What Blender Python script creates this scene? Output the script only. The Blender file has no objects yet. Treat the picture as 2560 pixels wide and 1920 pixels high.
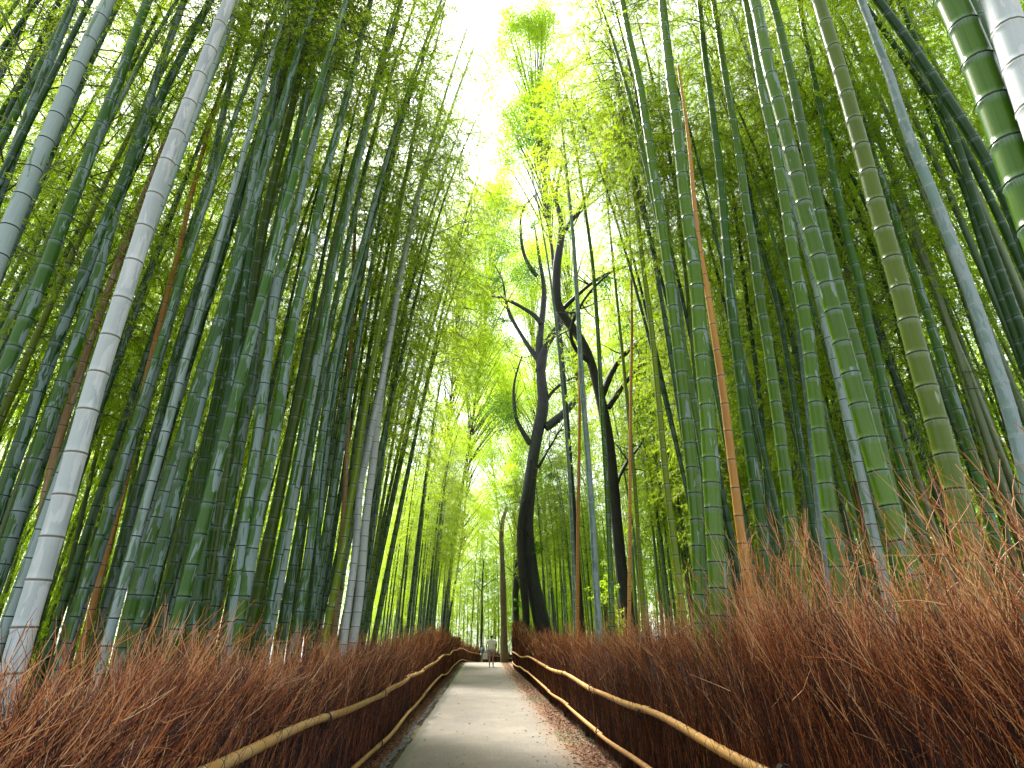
import bpy, math, random
import numpy as np
from math import radians as R, sin, cos, pi
from mathutils import Vector, Matrix, Euler
rng = np.random.default_rng(7); random.seed(7)
scn = bpy.context.scene
# ---------------------------------------------------------------- camera
F = 575.0; TH = math.atan(254/575.0); PS = math.atan(0.0477); CH = 1.6
cam = bpy.data.cameras.new('camera'); camo = bpy.data.objects.new('camera', cam)
scn.collection.objects.link(camo); scn.camera = camo
camo.location = (0, 0, CH); camo.rotation_euler = (pi/2+TH, 0, -PS)
cam.sensor_width = 36; cam.lens = 36*F/1024; cam.clip_start = .05; cam.clip_end = 600
# ---------------------------------------------------------------- world and sun
SUN_EL, SUN_AZ = 56, -22          # degrees; azimuth from +Y, negative = towards -X
w = bpy.data.worlds.new('World'); scn.world = w; w.use_nodes = True
nt = w.node_tree; nt.nodes.clear()
sky = nt.nodes.new('ShaderNodeTexSky'); sky.sky_type = 'NISHITA'; sky.sun_disc = False
sky.sun_elevation = R(SUN_EL); sky.sun_rotation = R(SUN_AZ); sky.dust_density = 1.2; sky.air_density = 1.0
hs = nt.nodes.new('ShaderNodeHueSaturation'); hs.inputs['Saturation'].default_value = .22
bg = nt.nodes.new('ShaderNodeBackground'); bg.inputs['Strength'].default_value = .15
wo = nt.nodes.new('ShaderNodeOutputWorld')
nt.links.new(sky.outputs[0], hs.inputs['Color']); nt.links.new(hs.outputs[0], bg.inputs[0]); nt.links.new(bg.outputs[0], wo.inputs[0])
sl = bpy.data.lights.new('sun', 'SUN'); sl.energy = 5.0; sl.angle = R(14); sl.color = (1, .95, .84)
so = bpy.data.objects.new('sun', sl); scn.collection.objects.link(so)
sd = Vector((sin(R(SUN_AZ))*cos(R(SUN_EL)), cos(R(SUN_AZ))*cos(R(SUN_EL)), sin(R(SUN_EL))))
so.rotation_euler = sd.to_track_quat('Z', 'Y').to_euler(); so.location = sd*60
vs = scn.view_settings; vs.view_transform = 'Standard'; vs.look = 'None'; vs.gamma = 1; vs.exposure = 1.9; vs.use_curve_mapping = False
cy = scn.cycles; cy.max_bounces = 8; cy.diffuse_bounces = 4; cy.glossy_bounces = 2; cy.transmission_bounces = 5
cy.caustics_reflective = False; cy.caustics_refractive = False

# ---------------------------------------------------------------- helpers
COL = scn.collection
cT, sT, cP, sP = cos(TH), sin(TH), cos(PS), sin(PS)
def ray(px, py):                    # pixel of the 2560 x 1920 photo -> world direction
    u = (px*.4-512)/F; v = (384-py*.4)/F
    return np.array([u*cP + (cT - v*sT)*sP, -u*sP + (cT - v*sT)*cP, sT + v*cT])
def on_y(px, py, y): d = ray(px, py); return d*(y/d[1]) + np.array([0, 0, CH])
def on_x(px, py, x): d = ray(px, py); return d*(x/d[0]) + np.array([0, 0, CH])
def gz(y):                          # ground height along the way: flat, then falling beyond the crest
    t = np.clip((np.asarray(y, float)-44)/6, 0, None)
    return -np.where(t < 1, t*t*.18, .18+(t-1)*.36)
def tag(o, label=None, cat=None, group=None, kind=None):
    if label: o['label'] = label
    if cat: o['category'] = cat
    if group: o['group'] = group
    if kind: o['kind'] = kind
    return o
def mesh_np(name, V, Fc, attrs=None, smooth=True, fidx=None):
    me = bpy.data.meshes.new(name); V = np.asarray(V, np.float32); Fc = np.asarray(Fc, np.int32)
    n, k = Fc.shape
    me.vertices.add(len(V)); me.vertices.foreach_set('co', V.ravel())
    me.loops.add(n*k); me.loops.foreach_set('vertex_index', Fc.ravel())
    me.polygons.add(n); me.polygons.foreach_set('loop_start', np.arange(0, n*k, k, dtype=np.int32))
    me.polygons.foreach_set('loop_total', np.full(n, k, np.int32))
    me.polygons.foreach_set('use_smooth', np.full(n, smooth))
    for a, (typ, data) in (attrs or {}).items():
        at = me.attributes.new(a, typ, 'POINT')
        at.data.foreach_set('vector' if typ == 'FLOAT_VECTOR' else 'value', np.asarray(data, np.float32).ravel())
    me.update(calc_edges=True); return me
def link(name, me, mat=None, parent=None):
    o = bpy.data.objects.new(name, me); COL.objects.link(o)
    if mat is not None and len(me.materials) == 0: me.materials.append(mat)
    if parent: o.parent = parent
    return o
def empty(name, loc=(0, 0, 0)):
    o = bpy.data.objects.new(name, None); COL.objects.link(o); o.location = loc; o.empty_display_size = .2; return o
def tubes(P, Rd, sides=3, ang0=None):       # P (N,K,3) polylines, Rd (N,K) radii -> verts, quads
    N, K, _ = P.shape
    T = np.gradient(P, axis=1); T /= np.linalg.norm(T, axis=2, keepdims=True)+1e-9
    ref = np.tile(np.array([1., 0, 0]), (N, 1)); tm = T.mean(1)
    m = np.abs(tm[:, 0]) > .8*np.linalg.norm(tm, axis=1); ref[m] = [0, 1, 0]
    A = ref[:, None, :] - T*(T*ref[:, None, :]).sum(2, keepdims=True); A /= np.linalg.norm(A, axis=2, keepdims=True)+1e-9
    B = np.cross(T, A)
    an = np.arange(sides)*2*pi/sides
    V = P[:, :, None, :] + Rd[:, :, None, None]*(A[:, :, None, :]*np.cos(an)[None, None, :, None] + B[:, :, None, :]*np.sin(an)[None, None, :, None])
    idx = np.arange(N*K*sides).reshape(N, K, sides); nx = np.roll(idx, -1, axis=2)
    Q = np.stack([idx[:, :-1], nx[:, :-1], nx[:, 1:], idx[:, 1:]], axis=-1).reshape(-1, 4)
    return V.reshape(-1, 3), Q
def smooth_path(pts, n):
    pts = np.asarray(pts, float); s = np.r_[0, np.cumsum(np.linalg.norm(np.diff(pts, axis=0), axis=1))]
    t = np.linspace(0, s[-1], n); out = np.stack([np.interp(t, s, pts[:, i]) for i in range(pts.shape[1])], 1)
    k = max(1, n//(len(pts)*2))
    for _ in range(2):
        pad = np.pad(out, ((k, k), (0, 0)), mode='reflect', reflect_type='odd')
        out = np.stack([np.convolve(pad[:, i], np.ones(2*k+1)/(2*k+1), 'valid') for i in range(out.shape[1])], 1)
    return out

# ---------------------------------------------------------------- materials
class NB:
    def __init__(s, name):
        s.m = bpy.data.materials.new(name); s.m.use_nodes = True; s.t = s.m.node_tree; s.t.nodes.clear()
    def n(s, typ, **kw):
        nd = s.t.nodes.new('ShaderNode'+typ)
        for k, v in kw.items(): setattr(nd, k, v)
        return nd
    def l(s, a, b): s.t.links.new(a, b)
    def val(s, sock, v):
        if hasattr(v, 'is_linked') or isinstance(v, bpy.types.NodeSocket): s.l(v, sock)
        else: sock.default_value = v
    def math(s, op, a, b=0., c=None, clamp=False):
        nd = s.n('Math', operation=op, use_clamp=clamp); s.val(nd.inputs[0], a); s.val(nd.inputs[1], b)
        if c is not None: s.val(nd.inputs[2], c)
        return nd.outputs[0]
    def mix(s, f, a, b):
        nd = s.n('Mix', data_type='RGBA'); s.val(nd.inputs[0], f)
        s.val(nd.inputs[6], a if isinstance(a, bpy.types.NodeSocket) else (*a, 1)); s.val(nd.inputs[7], b if isinstance(b, bpy.types.NodeSocket) else (*b, 1))
        return nd.outputs[2]
    def noise(s, vec, scale, detail=4, rough=.55, dist=0.):
        nd = s.n('TexNoise'); nd.inputs['Scale'].default_value = scale; nd.inputs['Detail'].default_value = detail
        nd.inputs['Roughness'].default_value = rough; nd.inputs['Distortion'].default_value = dist
        if vec is not None: s.l(vec, nd.inputs['Vector'])
        return nd.outputs['Fac']
    def step(s, v, lo, hi):
        nd = s.n('MapRange', interpolation_type='SMOOTHSTEP'); s.val(nd.inputs[0], v); s.val(nd.inputs[1], lo); s.val(nd.inputs[2], hi); return nd.outputs[0]
    def attr(s, name): return s.n('Attribute', attribute_name=name)
    def vmul(s, v, k):
        nd = s.n('VectorMath', operation='MULTIPLY'); s.l(v, nd.inputs[0]); nd.inputs[1].default_value = k; return nd.outputs[0]
    def vadd(s, v, a):
        nd = s.n('VectorMath', operation='ADD'); s.l(v, nd.inputs[0]); s.l(a, nd.inputs[1]); return nd.outputs[0]
    def out(s, bsdf, disp=None):
        o = s.n('OutputMaterial'); s.l(bsdf, o.inputs[0]); return s.m
    def bump(s, h, strength, dist=.01):
        b = s.n('Bump'); b.inputs['Strength'].default_value = strength; b.inputs['Distance'].default_value = dist; s.l(h, b.inputs['Height']); return b.outputs[0]
    def princ(s, col, rough=.5, normal=None, spec=.5, coat=0.):
        p = s.n('BsdfPrincipled'); s.val(p.inputs['Base Color'], col if isinstance(col, bpy.types.NodeSocket) else (*col, 1))
        s.val(p.inputs['Roughness'], rough); p.inputs['Specular IOR Level'].default_value = spec; p.inputs['Coat Weight'].default_value = coat
        if normal is not None: s.l(normal, p.inputs['Normal'])
        return p.outputs[0]

def culm_mat(name, c1, c2, patch_col, patch, rough=.3, ring=(.012, .016, .01), side=.1):
    b = NB(name); cu = b.attr('cu').outputs['Vector']; rnd = b.n('ObjectInfo').outputs['Random']
    cx = b.n('CombineXYZ'); b.l(b.math('MULTIPLY', rnd, 91.), cx.inputs[2]); b.l(b.math('MULTIPLY', rnd, 37.), cx.inputs[0])
    v = b.vadd(cu, cx.outputs[0])
    sx = b.n('SeparateXYZ'); b.l(cu, sx.inputs[0])
    big = b.noise(b.vmul(v, (.8, .8, 2.0)), 1.2, 5, .6, .5)
    stretch = b.noise(b.vmul(v, (6, 6, .8)), 1.6, 3)
    fine = b.noise(b.vmul(v, (9, 9, 1.6)), 2.5, 5, .7)
    tone = b.step(b.math('ADD', b.math('MULTIPLY', stretch, .5), b.math('MULTIPLY', rnd, .5)), .2, .8)
    col = b.mix(tone, c1, c2)
    lg = b.noise(b.vmul(v, (.3, .3, .35)), 1.0, 4, .6); col = b.mix(b.math('MULTIPLY', b.step(lg, .42, .68), .45), col, tuple(x*.5 for x in c1))
    mould = b.step(b.noise(b.vmul(v, (3, 3, 5)), 3.2, 6, .75), .66, .72); col = b.mix(b.math('MULTIPLY', mould, .35), col, (.03, .035, .025))
    # mottling and fine scratches
    sc = b.step(fine, .62, .72); col = b.mix(b.math('MULTIPLY', sc, .25), col, patch_col)
    # waxy bloom patches with ragged edges, mostly on the +x side
    m = b.math('ADD', b.math('ADD', big, b.math('MULTIPLY', sx.outputs[0], side)), b.math('MULTIPLY', b.math('SUBTRACT', fine, .5), .1))
    m = b.math('ADD', m, b.math('MULTIPLY', b.math('SUBTRACT', rnd, .5), .16))
    pm = b.step(m, 1-patch, 1-patch+.02)
    pcol = b.mix(b.step(fine, .3, .7), patch_col, tuple(x*.72 for x in patch_col))
    col = b.mix(b.math('MULTIPLY', pm, .9), col, pcol)
    bl = b.attr('bl').outputs['Fac']; col = b.mix(b.math('MULTIPLY', b.math('MULTIPLY', bl, b.step(fine, .3, .6)), .45), col, patch_col)
    nd = b.attr('nd').outputs['Fac']; col = b.mix(b.step(nd, .35, .7), col, ring)
    ro = b.math('ADD', b.math('MULTIPLY', pm, .3), rough)
    nrm = b.bump(stretch, .12, .004)
    return b.out(b.princ(col, ro, nrm, .22))
PATCH = (.21, .295, .285)
CM = {
 'green': culm_mat('culm_green', (.032, .095, .003), (.07, .15, .007), PATCH, .36, .24),
 'dark': culm_mat('culm_dark', (.009, .043, .004), (.025, .082, .007), (.16, .25, .23), .4, .22),
 'patchy': culm_mat('culm_patchy', (.028, .095, .004), (.05, .13, .008), PATCH, .46, .3),
 'pale': culm_mat('culm_pale', (.07, .15, .06), (.13, .22, .12), (.3, .39, .39), .55, .35),
 'grey': culm_mat('culm_grey', (.11, .2, .17), (.16, .25, .23), (.3, .38, .4), .5, .42, ring=(.3, .34, .32)),
 'white': culm_mat('culm_white', (.33, .39, .39), (.43, .49, .49), (.52, .57, .57), .5, .5, ring=(.12, .12, .08)),
 'olive': culm_mat('culm_olive', (.038, .08, .003), (.075, .12, .006), (.25, .33, .22), .3, .3),
 'orange': culm_mat('culm_orange', (.4, .17, .03), (.5, .27, .07), (.48, .38, .22), .3, .35, ring=(.1, .035, .01)),
 'tan': culm_mat('culm_tan', (.24, .14, .055), (.36, .24, .11), (.42, .35, .25), .4, .4, ring=(.05, .03, .02)),
 'yellow': culm_mat('culm_yellow', (.13, .2, .005), (.19, .25, .01), (.35, .42, .28), .34, .28),
 'rail': culm_mat('rail_bamboo', (.4, .2, .055), (.54, .3, .09), (.6, .4, .18), .4, .45, ring=(.18, .1, .05)),
}
def leaf_mat(name, dark, light, tdark, tlight, tr=.55, spec=.35):
    b = NB(name); rl = b.attr('rl').outputs['Fac']; rnd = b.n('ObjectInfo').outputs['Random']
    f = b.math('ADD', b.math('MULTIPLY', rl, .6), b.math('MULTIPLY', rnd, .4))
    col = b.mix(f, dark, light); tc = b.mix(f, tdark, tlight)
    p = b.princ(col, .42, None, spec); t = b.n('BsdfTranslucent'); b.l(tc, t.inputs[0])
    mx = b.n('MixShader'); mx.inputs[0].default_value = tr; b.l(p, mx.inputs[1]); b.l(t.outputs[0], mx.inputs[2])
    return b.out(mx.outputs[0])
LEAF = leaf_mat('bamboo_leaf', (.06, .14, .008), (.15, .24, .014), (.3, .55, .01), (.66, .8, .035), .66)
LEAFT = leaf_mat('tree_leaf', (.03, .09, .015), (.06, .15, .02), (.07, .22, .012), (.14, .34, .02), .5)
BR = NB('twig_green'); BR = BR.out(BR.princ((.07, .09, .03), .5))
def bark_mat():
    b = NB('dark_bark'); tc = b.n('TexCoord').outputs['Object']
    n1 = b.noise(b.vmul(tc, (1, 1, .35)), 6, 8, .7, .5); n2 = b.noise(tc, 1.3, 4)
    col = b.mix(b.step(n1, .3, .7), (.006, .007, .006), (.026, .027, .024))
    col = b.mix(b.math('MULTIPLY', b.step(n2, .52, .66), .6), col, (.016, .03, .012))
    return b.out(b.princ(col, .75, b.bump(n1, .8, .05)))
BARK = bark_mat()
def bark2():
    b = NB('tan_bark'); tc = b.n('TexCoord').outputs['Object']; n1 = b.noise(b.vmul(tc, (1, 1, .2)), 8, 6, .7)
    return b.out(b.princ(b.mix(b.step(n1, .3, .7), (.07, .06, .03), (.17, .14, .07)), .85, b.bump(n1, .6, .04)))
BARK2 = bark2()
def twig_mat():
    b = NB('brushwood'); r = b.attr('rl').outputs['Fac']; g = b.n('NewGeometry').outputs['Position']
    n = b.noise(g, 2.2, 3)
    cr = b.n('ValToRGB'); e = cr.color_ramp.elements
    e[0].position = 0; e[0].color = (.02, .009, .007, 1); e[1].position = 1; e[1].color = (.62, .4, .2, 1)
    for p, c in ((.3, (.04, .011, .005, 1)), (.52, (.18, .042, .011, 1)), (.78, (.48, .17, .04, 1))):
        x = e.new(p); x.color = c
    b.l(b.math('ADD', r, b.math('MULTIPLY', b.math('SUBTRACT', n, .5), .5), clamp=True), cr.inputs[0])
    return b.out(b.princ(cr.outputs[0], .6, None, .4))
TWIG = twig_mat()
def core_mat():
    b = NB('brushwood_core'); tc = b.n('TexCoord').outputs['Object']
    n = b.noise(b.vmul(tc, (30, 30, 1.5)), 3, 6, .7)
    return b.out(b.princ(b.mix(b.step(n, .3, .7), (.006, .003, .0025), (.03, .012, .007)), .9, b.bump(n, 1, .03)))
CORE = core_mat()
def path_mat():
    b = NB('worn_paving'); g = b.n('NewGeometry').outputs['Position']; sx = b.n('SeparateXYZ'); b.l(g, sx.inputs[0])
    grit = b.noise(g, 55, 5, .85); blot = b.noise(g, 1.1, 5, .6); mid = b.noise(g, 9, 5, .6)
    col = b.mix(b.step(grit, .4, .62), (.07, .06, .049), (.185, .16, .132))
    col = b.mix(b.math('MULTIPLY', b.step(blot, .45, .7), .35), col, (.24, .2, .15))
    col = b.mix(b.math('MULTIPLY', b.step(mid, .6, .72), .25), col, (.16, .14, .12))
    # damp margin on the left side with a ragged edge
    e = b.math('ADD', sx.outputs[0], b.math('MULTIPLY', b.math('SUBTRACT', b.noise(b.vmul(g, (1, .8, 1)), 2.2, 5, .6), .5), .55))
    wet = b.math('SUBTRACT', 1., b.step(e, -1.03, -.95))
    # one dark stain
    vm = b.n('VectorMath', operation='SUBTRACT'); b.l(g, vm.inputs[0]); vm.inputs[1].default_value = (-.32, 14.3, 0)
    vm2 = b.vmul(vm.outputs[0], (2.0, .9, 0)); ln = b.n('VectorMath', operation='LENGTH'); b.l(vm2, ln.inputs[0])
    st = b.math('SUBTRACT', 1., b.step(b.math('ADD', ln.outputs['Value'], b.math('MULTIPLY', b.math('SUBTRACT', mid, .5), 1.6)), .45, .75))
    col = b.mix(b.math('MULTIPLY', st, .5), col, (.07, .06, .06))
    # fallen leaf crumbs towards the right margin
    e2 = b.math('ADD', sx.outputs[0], b.math('MULTIPLY', b.math('SUBTRACT', b.noise(g, 3.5, 6, .7), .5), .9))
    col = b.mix(b.math('MULTIPLY', b.step(e2, 1.0, 1.35), .8), col, (.13, .08, .045))
    col = b.mix(wet, col, (.035, .024, .017))
    ro = b.math('SUBTRACT', .85, b.math('MULTIPLY', wet, .4))
    return b.out(b.princ(col, ro, b.bump(b.math('ADD', grit, b.math('MULTIPLY', mid, .4)), .35, .01)))
PATH = path_mat(); ROPE = None
def earth_mat(name, a, c, sc=14):
    b = NB(name); g = b.n('NewGeometry').outputs['Position']; n = b.noise(g, sc, 8, .75); m = b.noise(g, 1.4, 4)
    col = b.mix(b.step(n, .35, .65), a, c); col = b.mix(b.math('MULTIPLY', b.step(m, .4, .7), .4), col, tuple(x*.6 for x in a))
    return b.out(b.princ(col, .95, b.bump(n, .8, .03)))
EARTH = earth_mat('grove_earth', (.06, .045, .02), (.13, .11, .04))
VERGE = earth_mat('verge_earth', (.09, .04, .018), (.2, .1, .045), 30)
STONE = earth_mat('kerb_stone', (.1, .1, .095), (.24, .23, .21), 40)
def wet_mat():
    b = NB('wet_gutter'); g = b.n('NewGeometry').outputs['Position']; n = b.noise(g, 12, 5, .6)
    return b.out(b.princ(b.mix(b.step(n, .35, .65), (.02, .014, .01), (.05, .036, .027)), .22, b.bump(n, .5, .02)))
WET = wet_mat()
def litter_mat():
    b = NB('dry_leaf'); r = b.attr('rl').outputs['Fac']; cr = b.n('ValToRGB'); e = cr.color_ramp.elements
    e[0].color = (.07, .025, .01, 1); e[1].color = (.42, .27, .14, 1)
    for p, c in ((.4, (.17, .06, .02, 1)), (.75, (.28, .12, .045, 1))): x = e.new(p); x.color = c
    b.l(r, cr.inputs[0]); return b.out(b.princ(cr.outputs[0], .7))
LITTER = litter_mat()
def plain(name, c, rough=.7, nscale=40, amt=.25):
    b = NB(name); tc = b.n('TexCoord').outputs['Object']; n = b.noise(tc, nscale, 4)
    return b.out(b.princ(b.mix(b.math('MULTIPLY', n, amt*2), c, tuple(x*.6 for x in c)), rough))

ROPE = plain('rope', (.03, .022, .016), .9)
# ---------------------------------------------------------------- setting
def bend(y):                        # the way turns right beyond the crest
    t = np.clip((np.asarray(y, float)-47)/14, 0, None); return 1.9*t*t
def strip(name, xa, xb, ys, z, mat, kind='structure', nx=2, follow=True, zfun=None):
    ys = np.asarray(ys); X = np.linspace(0, 1, nx); V = []
    A = xa(ys) if callable(xa) else np.full(len(ys), xa); B = xb(ys) if callable(xb) else np.full(len(ys), xb)
    off = bend(ys) if follow else 0
    for j in range(nx): V.append(np.stack([A+(B-A)*X[j]+off, ys, gz(ys)+z + (zfun(A+(B-A)*X[j], ys) if zfun else 0)], 1))
    V = np.stack(V, 1); n = len(ys); idx = np.arange(n*nx).reshape(n, nx)
    Q = np.stack([idx[:-1, :-1], idx[:-1, 1:], idx[1:, 1:], idx[1:, :-1]], -1).reshape(-1, 4)
    o = link(name, mesh_np(name, V.reshape(-1, 3), Q), mat); return tag(o, kind=kind)
ygrid = np.r_[np.arange(-60, 0, 4.), np.arange(0, 90, .75), np.arange(90, 400, 20.)]
strip('ground', -300, 300, ygrid, -.03, EARTH, nx=80, follow=False,
      zfun=lambda x, y: np.where(np.abs(x) > 3.2, (np.sin(x*1.7)+np.sin(y*.9+x))*.04, 0))
yp = np.arange(-8, 76, .25)
wob = lambda y, a, s: a*(np.sin(y*1.7+s)+.6*np.sin(y*3.9+2*s)+.4*np.sin(y*9.1+s*3))
strip('path', lambda y: -1.16+wob(y, .012, 0), lambda y: 1.38+wob(y, .03, 4), yp, .004, PATH, nx=4)
strip('gutter', lambda y: -1.3+wob(y, .02, 1), lambda y: -1.165+wob(y, .012, 0), yp, -.012, WET, nx=3)
strip('verge', -2.4, lambda y: -1.26+wob(y, .02, 1), yp, -.006, VERGE, nx=5)
strip('verge', lambda y: 1.3+wob(y, .03, 4), 2.6, yp, -.006, VERGE, nx=5)

# ---------------------------------------------------------------- bamboo culms
def culm_mesh(pts, r0, r1, fine=True, inter=(.2, .36), name='culm', slot=0):
    """pts: dense 3-D polyline from the ground up; r0/r1 radius at the foot/top"""
    pts = np.asarray(pts, float); sg = np.r_[0, np.cumsum(np.linalg.norm(np.diff(pts, axis=0), axis=1))]; L = sg[-1]
    s, nodes = random.uniform(.02, .15), []
    while s < L-.1:
        nodes.append(s); t = s/L; s += (inter[0]+(inter[1]-inter[0])*min(1, t*2.2))*random.uniform(.93, 1.07)
    S, K, ND, BL = [0.], [1.], [0.], [0.]
    for s in nodes:
        seq = ((-.055, .985, 0, 0), (-.014, .992, 0, 1), (-.005, 1.05, .45, .9), (0., .985, 1, 0), (.006, 1.07, .6, 0), (.016, 1.0, 0, .3), (.05, .985, 0, 0)) if fine else ((-.02, .99, 0, .8), (0., 1.06, 1, .3), (.02, .99, 0, 0))
        for ds, k, a, b_ in seq:
            if s+ds > S[-1]+1e-4: S.append(s+ds); K.append(k); ND.append(a); BL.append(b_)
    S.append(L); K.append(1); ND.append(0); BL.append(0)
    S = np.array(S); P = np.stack([np.interp(S, sg, pts[:, i]) for i in range(3)], 1)
    t = S/L; rad = (r0+(r1-r0)*t**1.9)*np.array(K); sides = 14 if fine else 8
    V, Q = tubes(P[None], rad[None], sides)
    an = np.arange(sides)*2*pi/sides; n = len(S)
    cu = np.stack([np.tile(np.cos(an), n), np.tile(np.sin(an), n), np.repeat(S, sides)], 1)
    # correct the angle frame so cos(angle) means world +x
    C = np.repeat(P, sides, axis=0); dv = V-C; dv /= np.linalg.norm(dv, axis=1, keepdims=True)+1e-9; cu[:, :2] = dv[:, :2]
    return mesh_np(name, V, Q, {'cu': ('FLOAT_VECTOR', cu), 'nd': ('FLOAT', np.repeat(ND, sides)), 'bl': ('FLOAT', np.repeat(BL, sides))})

# ---- foliage variants: sprays of narrow leaves on fine branches round a straight axis
def leaves_np(C, D, Lw, rl, curl=.25):
    """C base points, D unit directions, Lw (len,width) -> 4-vert blades"""
    N = len(C); rnd = rng.normal(size=(N, 3)); W = np.cross(D, rnd); W /= np.linalg.norm(W, axis=1, keepdims=True)+1e-9
    Nn = np.cross(D, W); L = Lw[:, :1]; Wd = Lw[:, 1:]
    mid = C + D*L*.42 + Nn*L*curl*.12
    V = np.stack([C, mid+W*Wd*.5, C+D*L - Nn*L*curl*.2, mid-W*Wd*.5], 1).reshape(-1, 3)
    Q = np.arange(N*4).reshape(N, 4); return V, Q, np.repeat(rl, 4)
def crown(seed, H=9., spread=1.5, nn=30, nbl=10, nlf=17, name='foliage', ll=(.06, .115)):
    global rng
    save = rng; rng = np.random.default_rng(seed)
    BP, BRd, LC, LD, LR = [], [], [], [], []
    for k in range(nn):
        t = k/nn; h = t*H + rng.uniform(-.1, .1); az = rng.uniform(0, 2*pi)
        for q in range(2):
            a = az + q*rng.uniform(1.2, 2.6); ln = spread*(.35+.75*sin(pi*min(1, .12+.8*t)))*rng.uniform(.6, 1.2)
            el = rng.uniform(.45, 1.0); d = np.array([cos(a)*cos(el), sin(a)*cos(el), sin(el)]); p = np.array([0, 0, h]); pl = [p.copy()]
            for j in range(5):
                d = d + np.array([cos(a)*.05, sin(a)*.05, -.26]) + rng.normal(size=3)*.06; d /= np.linalg.norm(d); p = p+d*ln/5; pl.append(p.copy())
            pl = np.array(pl); BP.append(pl); BRd.append(np.linspace(.011, .0025, 6))
            hue = rng.uniform(0, 1)
            for m in range(nbl):
                u = rng.uniform(.25, 1)*5; i0 = min(int(u), 4); q0 = pl[i0]+(pl[i0+1]-pl[i0])*(u-i0)
                dd = (pl[i0+1]-pl[i0]); dd /= np.linalg.norm(dd); dd = dd*.7+rng.normal(size=3)*.55+np.array([0, 0, -.12]); dd /= np.linalg.norm(dd)
                bl = rng.uniform(.22, .55); q1 = q0+dd*bl*.5; q2 = q0+dd*bl+np.array([0, 0, -.06])
                BP.append(np.array([q0, (q0+q1)/2, q1, (q1+q2)/2, (q1+q2)/2*.4+q2*.6, q2])); BRd.append(np.linspace(.0035, .0012, 6))
                us = rng.uniform(.15, 1.05, nlf)[:, None]; c = q0+(q2-q0)*us
                ld = dd*.6+rng.normal(size=(nlf, 3))*.42+np.array([0, 0, -.5]); ld /= np.linalg.norm(ld, axis=1, keepdims=True)
                LC.append(c); LD.append(ld); LR.append(np.clip(hue*.6+rng.uniform(0, .4, nlf), 0, 1))
    LC = np.concatenate(LC); LD = np.concatenate(LD); LR = np.concatenate(LR); n = len(LC)
    Lw = np.stack([rng.uniform(*ll, n), rng.uniform(.011, .018, n)], 1)
    V, Q, rl = leaves_np(LC, LD, Lw, LR)
    lm = mesh_np(name, V, Q, {'rl': ('FLOAT', rl)}, smooth=False); lm.materials.append(LEAF)
    V, Q = tubes(np.array(BP), np.array(BRd), 3); bm_ = mesh_np('branches', V, Q); bm_.materials.append(BR)
    rng = save; return lm, bm_, H
CROWNS = [crown(11), crown(12, spread=1.8, nn=26), crown(13, H=8, spread=1.4, nn=32), crown(14, H=10, spread=1.7, nn=34), crown(15, H=7, spread=1.9, nn=24)]
AIRY = [crown(21, nbl=9, nlf=14, nn=27), crown(22, spread=1.8, nbl=9, nlf=14, nn=27)]

N_BAMBOO = [0]
def add_bamboo(pts, r0, r1, kind, label, group, fine=True, crown_from=.42, crown_i=None, cs=1., leaves=True, lean=None):
    """thing > culm, branches, foliage"""
    pts = np.asarray(pts, float); base = pts[0].copy(); N_BAMBOO[0] += 1
    e = empty('bamboo', tuple(base)); tag(e, label, 'bamboo', group)
    me = culm_mesh(pts-base, r0, r1, fine); link('culm', me, CM[kind], e)
    if leaves and kind not in ('orange', 'tan'):
        lm, bm_, H = random.choice(AIRY if base[1] < 7.5 or -6.5 < base[0] < 0 and base[1] < 22 else CROWNS)
        sg = np.r_[0, np.cumsum(np.linalg.norm(np.diff(pts, axis=0), axis=1))]; L = sg[-1]
        a = np.array([np.interp(L*crown_from, sg, pts[:, i]) for i in range(3)])-base; b_ = pts[-1]-base
        ch = Vector(b_-a); sc = ch.length/H; q = ch.to_track_quat('Z', 'Y') @ Euler((0, 0, random.uniform(0, 6.28))).to_quaternion()
        for nm, m in (('branches', bm_), ('foliage', lm)):
            o = link(nm, m, None, e); o.location = a; o.rotation_mode = 'QUATERNION'; o.rotation_quaternion = q
            s2 = cs*max(.75, min(1.25, sc)); o.scale = (s2, s2, sc)
    return e

def traced(px, wpx, D=.13, minx=2.15, H=15.5, y=None):
    """px: pixel points (photo 2560x1920) top to bottom; wpx: width at the lowest; -> polyline foot to tip and foot radius"""
    px = sorted(px, key=lambda p: p[1]); lo = px[-1]
    d = 1437.5*D/wpx; r = ray(*lo); depth = 1/1.0
    # depth along the optical axis is the ray parameter since its forward component is 1
    if lo[1] > 900:
        xm = abs(r[0])
        if xm*d < minx and xm > .02: d = minx/xm
    y0 = r[1]*d if y is None else y; d = y0/r[1]
    P = np.array([on_y(x, yy, y0) for x, yy in px])[::-1]
    rad = wpx/1437.5*d/2*1.06
    n = len(P); dn = P[min(2, n-1)]-P[0]; dn = dn/np.linalg.norm(dn)
    g = float(gz(y0))
    foot = P[0]-dn*((P[0][2]-g+.1)/max(dn[2], .3))
    if abs(foot[0]) < 1.95 and y0 < 45: foot[0] = math.copysign(2.0, foot[0])
    k = max(1, n//4); up = P[-1]-P[-1-k]; up = up/np.linalg.norm(up); pl = [foot]+list(P)
    z = P[-1][2]; p = P[-1].copy(); dirx = up[0]
    while p[2] < g+H:
        up = up+np.array([-math.copysign(.012, p[0]), 0, 0])*(1 if z < H else 1); up /= np.linalg.norm(up); p = p+up*.8; pl.append(p.copy())
    return smooth_path(pl, 90), rad, y0

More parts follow.
